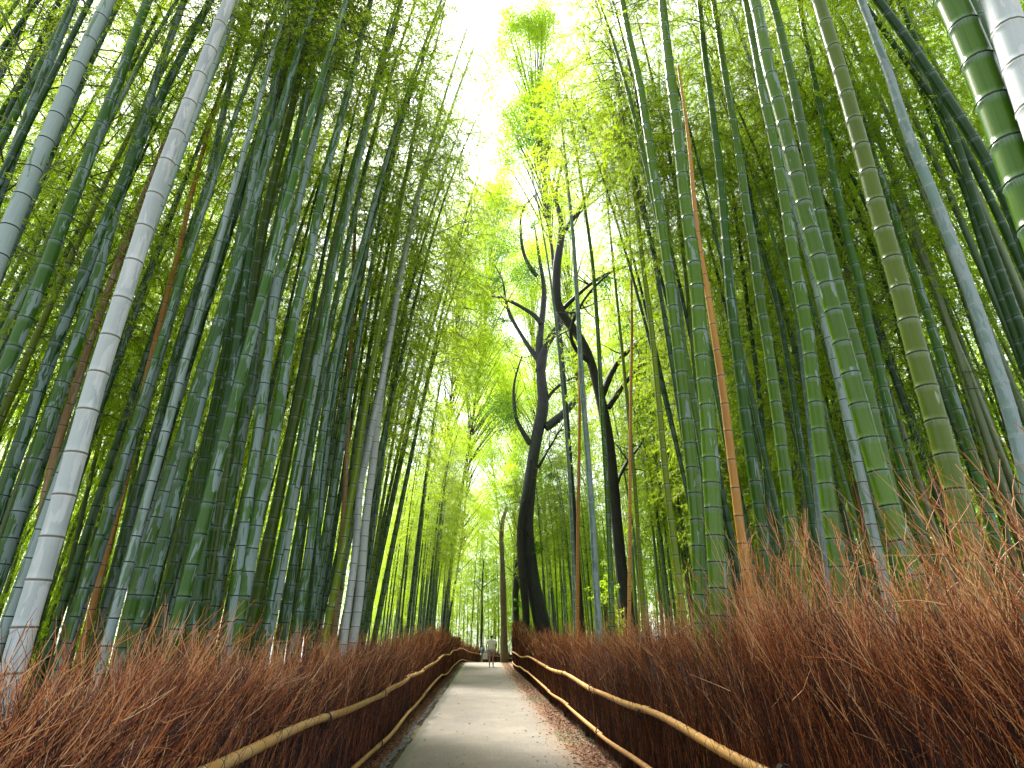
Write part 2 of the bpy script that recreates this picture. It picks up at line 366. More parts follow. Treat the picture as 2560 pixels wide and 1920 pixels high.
T = []   # (kind, width, D, label, points)
def t(kind, wd, label, pts, D=.13, **kw): T.append((kind, wd, D, label, pts, kw))
t('white', 56, 'thick white powdery bamboo at the front left, rising from the fence to the top edge', [(574,0),(530,110),(485,230),(440,345),(393,470),(346,620),(300,770),(255,900),(215,1040),(180,1170),(156,1260),(117,1390),(84,1490),(37,1640),(2,1800)], .112)
t('dark', 19, 'dark bamboo crossing the upper left corner, outermost of all on that side', [(80,0),(40,95),(0,190)], .11)
t('dark', 20, 'dark bamboo with pale rings, second from the upper left corner', [(148,0),(95,118),(42,236),(0,340)], .11)
t('dark', 27, 'dark blue-green bamboo just left of the thick pale one near the upper left corner', [(186,0),(140,110),(93,236),(55,330),(0,475)], .12)
t('pale', 40, 'thick pale bamboo with green smears cutting across the upper left corner', [(272,0),(228,89),(194,169),(156,253),(122,338),(80,430),(38,527),(0,635)], .13)
t('dark', 25, 'shaded bamboo tucked behind the thick pale one of the upper left', [(300,0),(249,97),(198,219),(143,338),(89,473),(55,549),(0,680)], .12)
t('patchy', 35, 'broad green bamboo with grey bloom, leaving the left edge halfway up the photo', [(371,0),(342,72),(308,177),(253,304),(207,439),(143,591),(118,672),(80,756),(46,840),(0,960)])
t('dark', 33, 'dark mottled bamboo running left of the white one down to the left edge', [(527,0),(485,76),(426,198),(371,304),(333,401),(278,519),(219,667),(169,777),(143,853),(114,929),(84,1005),(63,1085),(25,1170),(0,1258)])
t('green', 31, 'smooth green bamboo hugging the left flank of the white one', [(510,143),(464,253),(439,321),(392,447),(350,586),(325,660),(300,735),(270,815),(241,900),(215,988),(186,1077),(152,1170),(122,1262),(90,1360),(61,1457),(20,1560)])
t('patchy', 30, 'green bamboo with grey streaks, next large one to the right of the white one', [(633,0),(599,105),(578,190),(544,350),(511,498),(468,633),(430,777),(397,895),(354,1026),(312,1161),(278,1275),(252,1364),(203,1510),(163,1636)])
t('dark', 33, 'glossy very dark green bamboo paired with a bright green one in the left grove', [(740,0),(718,90),(700,169),(675,295),(654,435),(629,578),(620,660),(608,735),(599,815),(586,900),(574,984),(557,1064),(540,1148),(527,1229),(520,1307),(508,1376),(488,1498),(480,1600)])
t('green', 28, 'bright green bamboo touching the left side of the glossy dark one', [(700,100),(672,280),(630,480),(603,625),(591,722),(578,807),(561,895),(544,988),(523,1085),(506,1182),(489,1275),(472,1388),(456,1494),(443,1604)])
t('olive', 30, 'dull olive bamboo with rough skin behind the glossy dark pair', [(785,13),(764,122),(734,253),(700,392),(679,464),(662,544),(641,675),(624,781),(612,870),(590,1000),(566,1180)], .14)
t('patchy', 26, 'grey-green bamboo leaning beside the olive one up to the top edge', [(819,0),(785,139),(764,262),(743,329),(730,388),(705,500),(680,640),(650,800),(625,960)], .13)
t('patchy', 32, 'bamboo banded with broad chalky patches at its lower half, mid left grove', [(868,0),(844,85),(806,257),(785,346),(755,468),(734,553),(705,660),(684,735),(671,874),(662,942),(654,1010),(646,1081),(637,1148),(624,1224),(610,1330),(595,1450),(575,1600)])
t('patchy', 32, 'sturdy sage green bamboo right of the chalk-banded one', [(927,0),(902,97),(881,190),(860,262),(843,338),(822,397),(801,502),(788,561),(768,672),(747,743),(734,815),(717,883),(709,954),(696,1026),(684,1098),(671,1170),(654,1246),(639,1315),(627,1388),(614,1461),(602,1535),(586,1608)])
t('olive', 28, 'yellowish olive bamboo with side twigs near the top, mid left grove', [(1000,0),(986,80),(965,131),(948,190),(932,245),(915,304),(898,371),(877,435),(864,502),(843,574),(830,641),(812,740),(797,797),(775,873),(759,957),(738,1042),(721,1122),(704,1206),(687,1290),(667,1372),(651,1453),(635,1535),(618,1608)])
t('white', 22, 'slim chalk-white bamboo, right one of the two white ones by the left fence', [(1110,330),(1058,439),(1041,494),(1024,574),(1003,675),(991,713),(982,789),(961,911),(953,978),(944,1046),(936,1143),(923,1219),(915,1295),(906,1375),(904,1447),(895,1536),(882,1602)], .12)
t('white', 19, 'slim chalk-white bamboo, left one of the two white ones by the left fence', [(1000,700),(975,850),(958,940),(940,1020),(927,1080),(915,1155),(902,1198),(894,1291),(889,1380),(876,1476),(866,1539),(860,1602)], .11)
t('yellow', 19, 'mustard-yellow bamboo standing left of the two white ones', [(1110,30),(1092,105),(1067,181),(1046,283),(1029,359),(1016,439),(1003,498),(991,578),(982,620),(970,713),(957,767),(940,873),(927,928),(919,983),(910,1037),(902,1092),(894,1151),(885,1210),(872,1270),(856,1384),(844,1441),(832,1498),(819,1555),(812,1602)], .11)
t('pale', 26, 'pale scuffed bamboo just right of the yellowish olive one', [(880,480),(850,590),(830,676),(814,776),(801,873),(788,941),(776,1004),(763,1072),(750,1139),(738,1202),(729,1270),(716,1344),(708,1413),(692,1482),(679,1551),(663,1616)], .12)
t('patchy', 21, 'narrow green bamboo with grey blots right of the pale scuffed one', [(880,560),(847,721),(834,776),(822,827),(809,928),(801,983),(792,1037),(780,1092),(771,1147),(767,1202),(757,1274),(749,1327),(732,1425),(724,1490),(712,1559)], .11)
t('patchy', 22, 'narrow blotched bamboo, second to the right of the pale scuffed one', [(910,600),(881,708),(868,742),(856,797),(847,848),(835,894),(825,960),(812,1040),(800,1120),(790,1200),(785,1274),(777,1348),(769,1405),(757,1470),(749,1535),(736,1604)], .11)
t('dark', 20, 'narrow dark bamboo left of the mustard-yellow one', [(930,560),(893,708),(885,755),(868,801),(851,894),(839,945),(826,1042),(818,1092),(805,1190),(795,1300),(788,1420),(775,1540)], .11)
t('patchy', 27, 'leaning bamboo that crosses its neighbours in the upper left', [(840,0),(760,120),(700,240),(671,295),(646,359),(616,418),(591,468),(570,519),(549,578),(523,634),(498,705),(477,769),(456,836),(435,904),(418,980),(397,1056),(376,1123),(350,1203),(325,1284),(305,1364),(285,1445),(260,1527),(244,1608)])
t('pale', 24, 'grey-bloomed bamboo leaning parallel to the crossing one on its right', [(665,310),(641,380),(624,447),(603,498),(582,557),(557,617),(523,693),(498,769),(481,840),(460,895),(440,990),(420,1080),(400,1160),(372,1290),(345,1420)], .12)
t('patchy', 34, 'stout bamboo with large grey-green map-like patches, left of the glossy dark pair', [(640,400),(595,625),(578,710),(553,786),(527,866),(498,942),(477,1026),(451,1110),(422,1195),(395,1290),(370,1376),(342,1466),(317,1559),(301,1636)])
t('pale', 29, 'pale grey bamboo close behind the stout map-patched one', [(620,560),(560,780),(527,895),(494,1035),(468,1106),(447,1174),(431,1254),(415,1323),(386,1400),(366,1478),(346,1555)])
t('patchy', 34, 'scuffed bamboo with brownish grey foot near the left edge', [(300,480),(240,700),(181,891),(152,959),(131,1026),(101,1098),(80,1174),(59,1250),(28,1323),(8,1400)])
t('orange', 17, 'thin rust-brown dead bamboo among green ones in the left grove', [(470,520),(451,613),(426,705),(405,790),(384,874),(367,938),(340,1080),(301,1254),(277,1340),(252,1437),(228,1535),(207,1616)], .08)
t('tan', 13, 'thin tan dead bamboo standing left of the mustard-yellow one', [(884,650),(881,784),(877,886),(873,995),(868,1101),(864,1206),(860,1282),(850,1384)], .09)
t('tan', 22, 'scaly brown and white bamboo low at the left edge', [(178,1000),(160,1060),(143,1110),(126,1180),(110,1260),(92,1350),(70,1440),(50,1520)], .1)
# right grove
t('green', 45, 'thick green bamboo with grey stains, beside the orange one on its left', [(1656,0),(1661,61),(1674,174),(1691,299),(1704,430),(1722,573),(1735,650),(1743,722),(1748,791),(1752,865),(1761,943),(1769,1021),(1774,1103),(1778,1182),(1783,1292),(1788,1350),(1793,1423),(1798,1500)], .16)
t('green', 34, 'clean green bamboo, first thick one on the right side of the path opening', [(1556,0),(1570,80),(1600,208),(1617,321),(1635,434),(1656,564),(1674,695),(1691,834),(1700,908),(1709,982),(1717,1060),(1726,1138),(1735,1212),(1741,1287),(1746,1365),(1749,1449)], .13)
t('orange', 24, 'bright orange-brown dead bamboo in the right grove', [(1695,165),(1713,282),(1726,391),(1735,499),(1743,586),(1756,660),(1774,756),(1787,843),(1800,926),(1813,1012),(1821,1090),(1830,1160),(1839,1216),(1846,1297),(1856,1355),(1864,1418),(1872,1460)], .1, H=1)
t('patchy', 30, 'bamboo with small grey patches, first to the right of the orange one', [(1748,0),(1761,135),(1774,221),(1787,330),(1800,434),(1808,521),(1817,629),(1826,743),(1839,852),(1847,912),(1856,969),(1860,1025),(1869,1082),(1878,1142),(1886,1199),(1898,1265),(1903,1313),(1911,1371)], .13)
t('green', 31, 'green bamboo with a low pale stain, second large one right of the orange one', [(1787,22),(1800,104),(1817,217),(1834,304),(1847,378),(1860,477),(1869,542),(1882,608),(1895,713),(1904,774),(1917,839),(1926,904),(1934,969),(1943,1034),(1952,1099),(1960,1164),(1969,1229),(1977,1290),(1984,1360),(1992,1423)], .13)
t('green', 41, 'thick upright green bamboo with crisp dark rings, middle of the right grove', [(1865,0),(1878,74),(1891,135),(1904,217),(1917,278),(1930,334),(1943,391),(1952,451),(1965,512),(1973,573),(1995,704),(2008,769),(2021,839),(2034,973),(2043,1038),(2051,1103),(2060,1169),(2069,1234),(2076,1297),(2087,1360),(2108,1480),(2129,1607)], .14)
t('green', 50, 'thick leaning green bamboo with white scratches, in front of a darker twin', [(1886,0),(1900,56),(1908,113),(1921,174),(1939,234),(1956,299),(1973,369),(1991,438),(2008,512),(2030,586),(2051,664),(2073,743),(2095,826),(2121,912),(2143,999),(2169,1090),(2195,1177),(2223,1266),(2250,1355),(2276,1423)], .14)
t('green', 38, 'dark green twin standing directly behind the scratched leaning bamboo', [(1930,0),(1947,56),(1960,122),(1978,191),(1991,256),(2004,330),(2021,399),(2038,477),(2056,556),(2073,634),(2095,717),(2117,800),(2143,882),(2164,965),(2182,1047),(2203,1143),(2230,1260)], .14)
t('olive', 57, 'thickest full-length bamboo of the right grove, mossy olive green', [(2047,0),(2060,52),(2082,117),(2103,187),(2121,256),(2143,334),(2164,408),(2186,495),(2208,577),(2234,661),(2260,752),(2281,847),(2307,934),(2334,1030),(2360,1125),(2386,1216),(2407,1300),(2428,1397),(2444,1460)], .15)
t('patchy', 27, 'slender bamboo with white rings left of the thickest mossy one', [(1995,0),(2012,87),(2030,174),(2043,239),(2060,312),(2077,391),(2090,477),(2108,543),(2121,608),(2134,650),(2147,700),(2160,752),(2169,808),(2186,869),(2199,925),(2212,986),(2225,1047),(2242,1108),(2255,1164),(2273,1225),(2286,1286)])
t('grey', 33, 'smooth blue-grey bamboo with fine white rings near the right edge', [(2151,0),(2169,39),(2195,117),(2225,187),(2247,269),(2277,356),(2299,404),(2320,460),(2342,508),(2364,564),(2386,625),(2407,682),(2433,748),(2455,813),(2477,878),(2498,943),(2520,1008),(2538,1077),(2555,1147)], .12)
t('dark', 30, 'dark bamboo arching strongly across the upper right', [(2195,0),(2229,43),(2268,100),(2312,156),(2347,217),(2381,269),(2416,312),(2446,369),(2481,417),(2511,482),(2533,538),(2560,608)], .12)
t('green', 78, 'huge glossy dark green bamboo filling the upper right corner', [(2381,0),(2412,61),(2459,191),(2516,339),(2570,500)], .15)
t('white', 78, 'huge white bamboo with water drops in the top right corner', [(2490,-20),(2507,35),(2546,156),(2600,300)], .15)
t('dark', 36, 'dark bamboo squeezed between the two huge ones of the top right corner', [(2425,0),(2451,61),(2494,152),(2533,252),(2575,350)], .12)
t('dark', 22, 'thin dark bamboo just under the arching one at the upper right', [(2329,195),(2355,260),(2381,326),(2407,391),(2425,477),(2459,564),(2490,651),(2530,760)], .1)
t('dark', 20, 'second thin dark bamboo under the arching one at the upper right', [(2355,278),(2403,347),(2451,451),(2490,521),(2533,621)], .1)
t('dark', 18, 'fine dark bamboo crossing behind the blue-grey one', [(2290,174),(2316,260),(2355,360),(2399,434),(2425,508),(2451,608),(2481,694),(2515,775),(2558,900)], .09)
t('patchy', 24, 'medium green bamboo between the mossy thickest and the blue-grey one', [(2147,260),(2177,369),(2199,434),(2225,499),(2247,577),(2273,651),(2294,708),(2316,774),(2334,839),(2355,904),(2373,960),(2394,1030),(2412,1077),(2438,1164),(2455,1229)], .12)
t('grey', 12, 'thin pale bamboo showing between the first two thick ones of the right side', [(1648,180),(1652,300),(1658,420),(1674,600),(1687,665),(1700,752),(1708,839),(1717,904),(1730,990),(1735,1056),(1743,1143),(1752,1229)], .09)
t('olive', 13, 'thin olive bamboo half hidden by the grey-stained thick one', [(1684,300),(1690,480),(1704,613),(1713,670),(1722,774),(1730,860),(1739,930),(1748,1050),(1757,1200)], .09)
t('yellow', 17, 'slim lime-green bamboo left of the clean thick one', [(1550,250),(1563,336),(1592,517),(1606,661),(1628,806),(1642,951),(1656,1099),(1665,1208),(1678,1294),(1690,1400)], .1)
t('grey', 17, 'slim ash-grey bamboo in front of the leaning dark tree', [(1418,445),(1433,589),(1447,806),(1454,951),(1469,1131),(1483,1312),(1490,1457),(1497,1560)], .12)
t('grey', 10, 'very thin grey bamboo between the dark tree and the ash-grey one', [(1400,900),(1411,1023),(1425,1204),(1430,1320),(1435,1441),(1438,1537)], .09)
t('orange', 9, 'very thin brown bamboo left of the ash-grey one', [(1449,1060),(1447,1200),(1445,1300),(1444,1540)], .07)
t('green', 15, 'slim green bamboo right of the ash-grey one', [(1425,290),(1440,372),(1462,517),(1483,661),(1498,878),(1505,1023),(1519,1240),(1527,1457),(1530,1560)], .11)
t('orange', 9, 'thin straight orange bamboo beside the foot of the leaning dark tree', [(1579,900),(1577,987),(1575,1168),(1574,1457)], .07)
t('yellow', 11, 'thin yellow-green bamboo left of the lime-green one', [(1505,336),(1519,517),(1541,734),(1563,951),(1584,1168),(1599,1385),(1605,1500)], .09)
t('dark', 14, 'thin dark bamboo between the two patched ones right of the orange one', [(1817,369),(1834,499),(1847,600),(1860,687),(1869,774),(1882,860),(1895,947),(1904,1056),(1913,1164),(1921,1294)], .1)
t('dark', 17, 'dark bamboo standing left of the crisp-ringed thick one', [(1860,412),(1882,521),(1904,629),(1930,708),(1952,795),(1965,882),(1982,969),(1999,1099),(2017,1208),(2030,1294)], .1)
t('grey', 14, 'bluish thin bamboo half behind the crisp-ringed thick one', [(1926,391),(1943,477),(1960,622),(1978,708),(1991,795),(2004,882),(2017,990),(2030,1120)], .1)
t('pale', 24, 'greyish green bamboo between the crisp-ringed and the scratched leaning one', [(2000,560),(2021,643),(2051,752),(2069,839),(2086,904),(2103,969),(2121,1056),(2138,1143),(2160,1208),(2173,1294)], .12)

HERO_XY = []
for kind, wd, D, label, pts, kw in T:
    P, rad, y0 = traced(pts, wd, D, **kw)
    HERO_XY.append((P[0][0], P[0][1]))
    add_bamboo(P, rad, rad*.3, kind, label, 'bamboo standing close to the path', True, crown_from=.8 if 1350 < pts[-1][0] < 1720 else .66 if y0 < 8 else (.56 if y0 < 12 else .42))

# ---- the rest of the grove, each its own plant
KL = ['dark']*10+['patchy']*8+['green']*5+['pale']*2+['olive']*1+['yellow']*1
KR = ['dark']*8+['green']*9+['patchy']*5+['olive']*2+['pale']*2+['grey']*2+['yellow']*1
ADJ = {'dark': 'dark green', 'patchy': 'grey-blotched green', 'green': 'plain green', 'pale': 'pale grey-green', 'olive': 'olive', 'grey': 'blue-grey',
       'tan': 'tan dead', 'orange': 'rust-brown dead', 'yellow': 'yellow-green'}
used = list(HERO_XY)
def rand_culm(x, y, side, kind, H, lean, rr, fine, zone, cf, cs=1., leanY=0.):
    g = float(gz(y)); n = 26; tt = np.linspace(0, 1, n)
    cxv = -side*lean; arch = random.uniform(.2, .9)
    X = x + cxv*H*tt + (-side*arch)*tt**4 + np.sin(tt*random.uniform(2, 5)+random.uniform(0, 6))*.03
    X -= X[0]-x
    Y = y + leanY*H*tt + random.uniform(-.4, .4)*tt**3; Z = g-.05+H*tt*(1-.05*tt**3)
    add_bamboo(np.stack([X, Y, Z], 1), rr, rr*.28, kind, '%s bamboo %s' % (ADJ[kind], zone[0]), zone[1], fine, cf, None, cs)
def scatter(nwant, xr, yr, side, kinds, zonef, mind=.35, Hr=(11, 16), leanr=(-.01, .06), rrange=(.035, .062)):
    c = 0; tries = 0
    while c < nwant and tries < nwant*60:
        tries += 1
        u = random.random(); x = side*(xr[0]+(xr[1]-xr[0])*u**1.3); y = yr[0]+(yr[1]-yr[0])*random.random()
        if any((x-a)**2+(y-b_)**2 < mind*mind for a, b_ in used): continue
        # keep what lies outside the picture out, and keep the line to the trees free
        px_ang = x/max(y, .1)
        if y < 2.0: continue
        if abs(px_ang) > 1.3: continue
        if side > 0 and ((y < 33 and x < .27*y) or (y < 18 and x < .38*y)): continue
        used.append((x, y)); c += 1
        rand_culm(x, y, side, random.choice(kinds), random.uniform(*Hr), random.uniform(*leanr), random.uniform(*rrange), y < 9, zonef(x, y),
                  (random.uniform(.6, .68) if y < 10 else random.uniform(.4, .52)) if abs(x) < 6 else random.uniform(.28, .42))
zl = lambda x, y: (('packed in the shade right behind the left brush fence', 'crowded bamboo behind the left fence') if x > -5 and y < 14 else
                   ('deep inside the left grove behind the front rows', 'bamboo deep in the left grove') if y < 14 or x < -6 else
                   ('lining the left side of the path farther off', 'bamboo lining the far left side of the path'))
zr = lambda x, y: (('standing among the thick ones of the right grove', 'slimmer bamboo among the thick ones on the right') if x < 6 and y < 14 else
                   ('deep inside the right grove behind the thick front row', 'bamboo deep in the right grove') if y < 14 or x > 7 else
                   ('lining the right side of the path beyond the dark trees', 'bamboo lining the far right side of the path'))
scatter(52, (2.4, 6.5), (5, 13), -1, KL, zl, .33, (13, 16.5), (.02, .045))
scatter(36, (5, 12), (5, 20), -1, KL, zl, .5)
scatter(50, (2.4, 6.5), (12, 45), -1, KL, zl, .45, (11, 15), (.01, .07))
scatter(18, (2.8, 7), (7, 13), 1, ['dark', 'green', 'dark', 'patchy'], zr, .5, (12, 16), (.02, .05))
scatter(38, (6, 14), (7, 22), 1, KR, zr, .6, (12, 17))
scatter(40, (2.6, 8), (13, 42), 1, KR, zr, .5, (10, 15), (0, .06))
for k in range(10): x_, y_ = -random.uniform(2.5, 3.8), random.uniform(9, 16); used.append((x_, y_)); rand_culm(x_, y_, -1, random.choice(['olive', 'patchy', 'green']), random.uniform(14, 17), random.uniform(.09, .13), .05, False, ('leaning out over the left fence towards the sky gap', 'bamboo leaning over the path from the left'), .42)
for k in range(4): x_, y_ = random.uniform(3.9, 4.6), random.uniform(9, 11); used.append((x_, y_)); rand_culm(x_, y_, 1, random.choice(['green', 'dark']), random.uniform(15, 17), random.uniform(.08, .12), .045, False, ('leaning in over the right fence towards the sky gap', 'bamboo leaning over the path from the right'), .72)
zc = lambda x, y: ('standing straight ahead beyond the bend of the path', 'bamboo beyond the bend of the path')
for side in (-1, 1): scatter(8, (.5, 6), (66, 80), side, ['olive', 'green', 'pale', 'yellow'], zc, .8, (13, 17), (-.02, .03), (.05, .07))
print('bamboo', N_BAMBOO[0])

# ---- everything farther off: one mass of distant grove
def distant():
    PTS, ROT, SCL = [], [], []; CP, CR = [], []
    def zone(n, xf, yf, cb=(3, 6), culm=True, Hr=(11, 16)):
        for _ in range(n):
            x = xf(); y = yf(); g = float(gz(y)); H = random.uniform(*Hr); sgn = 1 if x > 0 else -1
            top = np.array([x-sgn*random.uniform(0, 1.6), y+random.uniform(-.8, .8), g+H]); base = np.array([x, y, g-.1])
            if culm:
                tt = np.linspace(0, 1, 7)[:, None]; CP.append(base+(top-base)*tt+np.array([sgn*.4, 0, 0])*np.sin(tt*pi)); CR.append(np.linspace(.06, .015, 7)*random.uniform(.8, 1.2))
            c = random.uniform(*cb); f = c/H; a = base+(top-base)*f; d = Vector(top-a)
            PTS.append(a); ROT.append(tuple((d.to_track_quat('Z', 'Y') @ Euler((0, 0, random.uniform(0, 6.28))).to_quaternion()).to_euler())); SCL.append(d.length/9*random.uniform(.9, 1.15))
    U = random.uniform
    zone(160, lambda: -U(9, 34), lambda: U(8, 46))
    zone(170, lambda: U(9, 34), lambda: U(8, 46), cb=(1.5, 5), Hr=(13, 19))
    zone(38, lambda: U(5.5, 12), lambda: U(14, 26), cb=(5, 8), Hr=(13, 19))
    zone(46, lambda: U(6.5, 14), lambda: U(5, 13), cb=(7, 10), Hr=(15, 19))
    zone(90, lambda: -U(6, 14), lambda: U(5, 24), cb=(6, 9), Hr=(12, 16))
    zone(80, lambda: U(-24, -2.5), lambda: U(44, 70))
    zone(80, lambda: U(7, 24), lambda: U(40, 70), cb=(2, 5))
    zone(110, lambda: U(-16, 16), lambda: U(74, 98), cb=(2, 6), Hr=(16, 26))
    zone(70, lambda: U(3.5, 12), lambda: U(54, 76), cb=(1, 5))
    # low leafy growth and short young bamboo in the back
    zone(70, lambda: U(8, 26), lambda: U(14, 40), cb=(.3, 1.5), Hr=(6, 9))
    zone(70, lambda: -U(8, 26), lambda: U(8, 40), cb=(.5, 2), Hr=(6, 9))
    zone(60, lambda: -U(9, 32), lambda: U(3, 26), cb=(.1, .8), Hr=(5, 8))
    zone(70, lambda: U(-22, 22), lambda: U(80, 100), cb=(.2, 1.), Hr=(8, 11))
    V, Q = tubes(np.array(CP), np.array(CR), 5); n = len(V); m = len(PTS)
    V2 = np.concatenate([V, np.array(PTS)]); isp = np.r_[np.zeros(n), np.ones(m)]
    rot = np.concatenate([np.zeros((n, 3)), np.array(ROT)]); scl = np.r_[np.zeros(n), SCL]
    me = mesh_np('distant_grove', V2, Q, {'isp': ('FLOAT', isp), 'rt': ('FLOAT_VECTOR', rot), 'sc': ('FLOAT', scl)})
    b = NB('distant_culm'); ob = b.n('NewGeometry').outputs['Position']; nn_ = b.noise(b.vmul(ob, (1, 1, .02)), 1.5, 3)
    me.materials.append(b.out(b.princ(b.mix(b.step(nn_, .35, .65), (.03, .08, .025), (.16, .21, .1)), .45)))
    o = link('distant_bamboo', me); tag(o, 'distant mass of bamboo filling the grove behind the nearer rows', kind='stuff')
    src = bpy.data.collections.new('leaf_sources')
    for lm, _, _ in CROWNS:
        u = [ob_ for ob_ in bpy.data.objects if ob_.data == lm][0]; src.objects.link(u)
    g = bpy.data.node_groups.new('distant_grove', 'GeometryNodeTree')
    g.interface.new_socket('Geometry', in_out='INPUT', socket_type='NodeSocketGeometry'); g.interface.new_socket('Geometry', in_out='OUTPUT', socket_type='NodeSocketGeometry')
    N = g.nodes.new; gi, go = N('NodeGroupInput'), N('NodeGroupOutput'); ip = N('GeometryNodeInstanceOnPoints'); ci = N('GeometryNodeCollectionInfo'); jn = N('GeometryNodeJoinGeometry')
    ci.inputs[0].default_value = src; ci.inputs['Separate Children'].default_value = True; ci.inputs['Reset Children'].default_value = True
    def at(nm, ty):
        a = N('GeometryNodeInputNamedAttribute'); a.data_type = ty; a.inputs[0].default_value = nm; return a.outputs[0]
    cmp_ = N('FunctionNodeCompare'); cmp_.inputs[1].default_value = .5; L = g.links.new
    L(at('isp', 'FLOAT'), cmp_.inputs[0]); L(gi.outputs[0], ip.inputs['Points']); L(cmp_.outputs[0], ip.inputs['Selection'])
    L(ci.outputs[0], ip.inputs['Instance']); ip.inputs['Pick Instance'].default_value = True
    L(at('rt', 'FLOAT_VECTOR'), ip.inputs['Rotation']); L(at('sc', 'FLOAT'), ip.inputs['Scale'])
    L(ip.outputs[0], jn.inputs[0]); L(gi.outputs[0], jn.inputs[0]); L(jn.outputs[0], go.inputs[0])
    md = o.modifiers.new('grove', 'NODES'); md.node_group = g
distant()

# ---------------------------------------------------------------- trees
def limb(pts, r0, r1, y, n=40, dy=None, sides=10):
    P = np.array([on_y(px, py, y+(dy[i] if dy else 0)) for i, (px, py) in enumerate(pts)]); P = smooth_path(P, n)
    if P[0][2] < gz(y)+3.4 and pts[0][1] > 1500:
        f = P[0].copy(); f[2] = float(gz(y))-.1; P = np.concatenate([f[None], P])[:n]; P = smooth_path(P, n)
    rr = np.linspace(r0, r1, n)*(1.2 if len(pts) < 13 else 1.05)*(1+.07*np.sin(np.linspace(0, 17, n)))
    return P, rr
def multi_tube(limbs, name, sides=10):
    VV, QQ, o = [], [], 0
    for P, rr in limbs:
        V, Q = tubes(P[None], rr[None], sides); VV.append(V); QQ.append(Q+o); o += len(V)
    return mesh_np(name, np.concatenate(VV), np.concatenate(QQ))
def leaf_clumps(centres, rad, n, name, ll=(.09, .15), wd=(.035, .055), drop=-.3, mat=None):
    C, D, Rl = [], [], []
    for c, r_ in zip(centres, rad):
        k = int(n*r_**1.3); p = rng.normal(size=(k, 3)); p /= np.linalg.norm(p, axis=1, keepdims=True); p *= (rng.uniform(0, 1, (k, 1))**.45)*r_*np.array([1, 1, .65])
        sub = rng.normal(size=(max(4, k//14), 3))*r_*.45; near = sub[rng.integers(0, len(sub), k)]; p = p*.35+near
        C.append(np.array(c)+p); d = rng.normal(size=(k, 3))+np.array([0, 0, drop]); d /= np.linalg.norm(d, axis=1, keepdims=True); D.append(d); Rl.append(np.clip(rng.uniform(0, .6)+rng.uniform(0, .4, k), 0, 1))
    C, D, Rl = np.concatenate(C), np.concatenate(D), np.concatenate(Rl); m = len(C)
    V, Q, rl = leaves_np(C, D, np.stack([rng.uniform(*ll, m), rng.uniform(*wd, m)], 1), Rl)
    return mesh_np(name, V, Q, {'rl': ('FLOAT', rl)}, smooth=False)
def tree(name, label, cat, y, trunk, limbs, mat, clumps=(), crad=.9, cn=420, twigs=10, tw=1.2, lmat=None, sides=12, group=None):
    P, rr = limb(trunk[0], trunk[1], trunk[2], y, 60); base = P[0].copy()
    e = empty(name, tuple(base)); tag(e, label, cat, group)
    T0 = multi_tube([(P-base, rr)], 'trunk', sides); link('trunk', T0, mat, e)
    tips = []
    for pts, r0, r1 in limbs:
        yo = random.uniform(-1.2, 1.2); m = len(pts)
        Q, qr = limb(pts, r0, r1, y, 40, [yo*i/(m-1) for i in range(m)])
        ls = [(Q-base, qr)]
        for _ in range(twigs):                          # fine ramification
            i = random.randrange(10, 39); d = np.array([random.gauss(0, 1), random.gauss(0, 1), random.gauss(.5, .7)]); d /= np.linalg.norm(d); p = Q[i].copy(); pl = [p.copy()]
            for k in range(5): d = d+rng.normal(size=3)*.25; d /= np.linalg.norm(d); p = p+d*tw/5; pl.append(p.copy())
            pl = smooth_path(np.array(pl), 10); ls.append((pl-base, np.linspace(min(.03, qr[i]*.6), .006, 10))); 
            if random.random() < .22: tips.append(pl[-1])
        link('limb', multi_tube(ls, 'limb', 7), mat, e)
    cs_ = [on_y(px, py, y+random.uniform(-1, 1)) for px, py in clumps]
    rads = [crad*random.uniform(.7, 1.25) for _ in cs_]+[.4]*len(tips)
    allc = [c-base for c in cs_]+[c-base for c in tips]
    if allc and cn: link('crown', leaf_clumps(allc, rads, cn, 'crown'), lmat or LEAFT, e)
    return e
tree('broadleaf_tree', 'tall dark tree with two stems and twisting limbs right of the path end', 'tree', 32,
  ([(1362,1600),(1352,1540),(1335,1480),(1325,1400),(1312,1310),(1322,1230),(1333,1140),(1345,1075),(1362,1010),(1352,950),(1352,900)], 0.36, 0.255),
  [([(1310,1600),(1318,1560),(1312,1500),(1305,1440),(1298,1330),(1302,1290),(1312,1250),(1325,1190),(1328,1140)], 0.180, 0.150),
   ([(1352,920),(1345,880),(1350,840),(1355,800),(1358,770),(1362,720),(1350,660),(1342,600),(1335,560)], 0.225, 0.045),
   ([(1350,930),(1360,870),(1385,830),(1410,800),(1440,770),(1480,745)], 0.270, 0.075),
   ([(1345,900),(1330,880),(1305,840),(1275,790),(1262,740),(1258,700),(1235,660)], 0.135, 0.030),
   ([(1352,810),(1340,790),(1300,765),(1260,745),(1220,738),(1180,735),(1160,722)], 0.135, 0.030),
   ([(1325,1110),(1310,1085),(1290,1050),(1284,1000),(1284,960),(1295,920),(1305,890)], 0.135, 0.030),
   ([(1365,1070),(1385,1055),(1410,1035),(1450,990),(1475,955),(1520,925),(1580,905),(1640,890)], 0.225, 0.060),
   ([(1360,1010),(1375,985),(1400,960),(1430,945),(1470,930)], 0.105, 0.030),
   ([(1345,1170),(1362,1140),(1385,1100),(1410,1060)], 0.075, 0.022),
   ([(1342,690),(1318,660),(1305,620),(1300,560),(1305,520),(1335,490),(1360,470)], 0.120, 0.030)],
  BARK, [(1250,1010),(1270,1060),(1235,1040),(1330,680),(1300,690),(1170,700),(1190,640),(1240,620),(1210,560),(1290,600)], 1.15, 900, 10, 1.6)
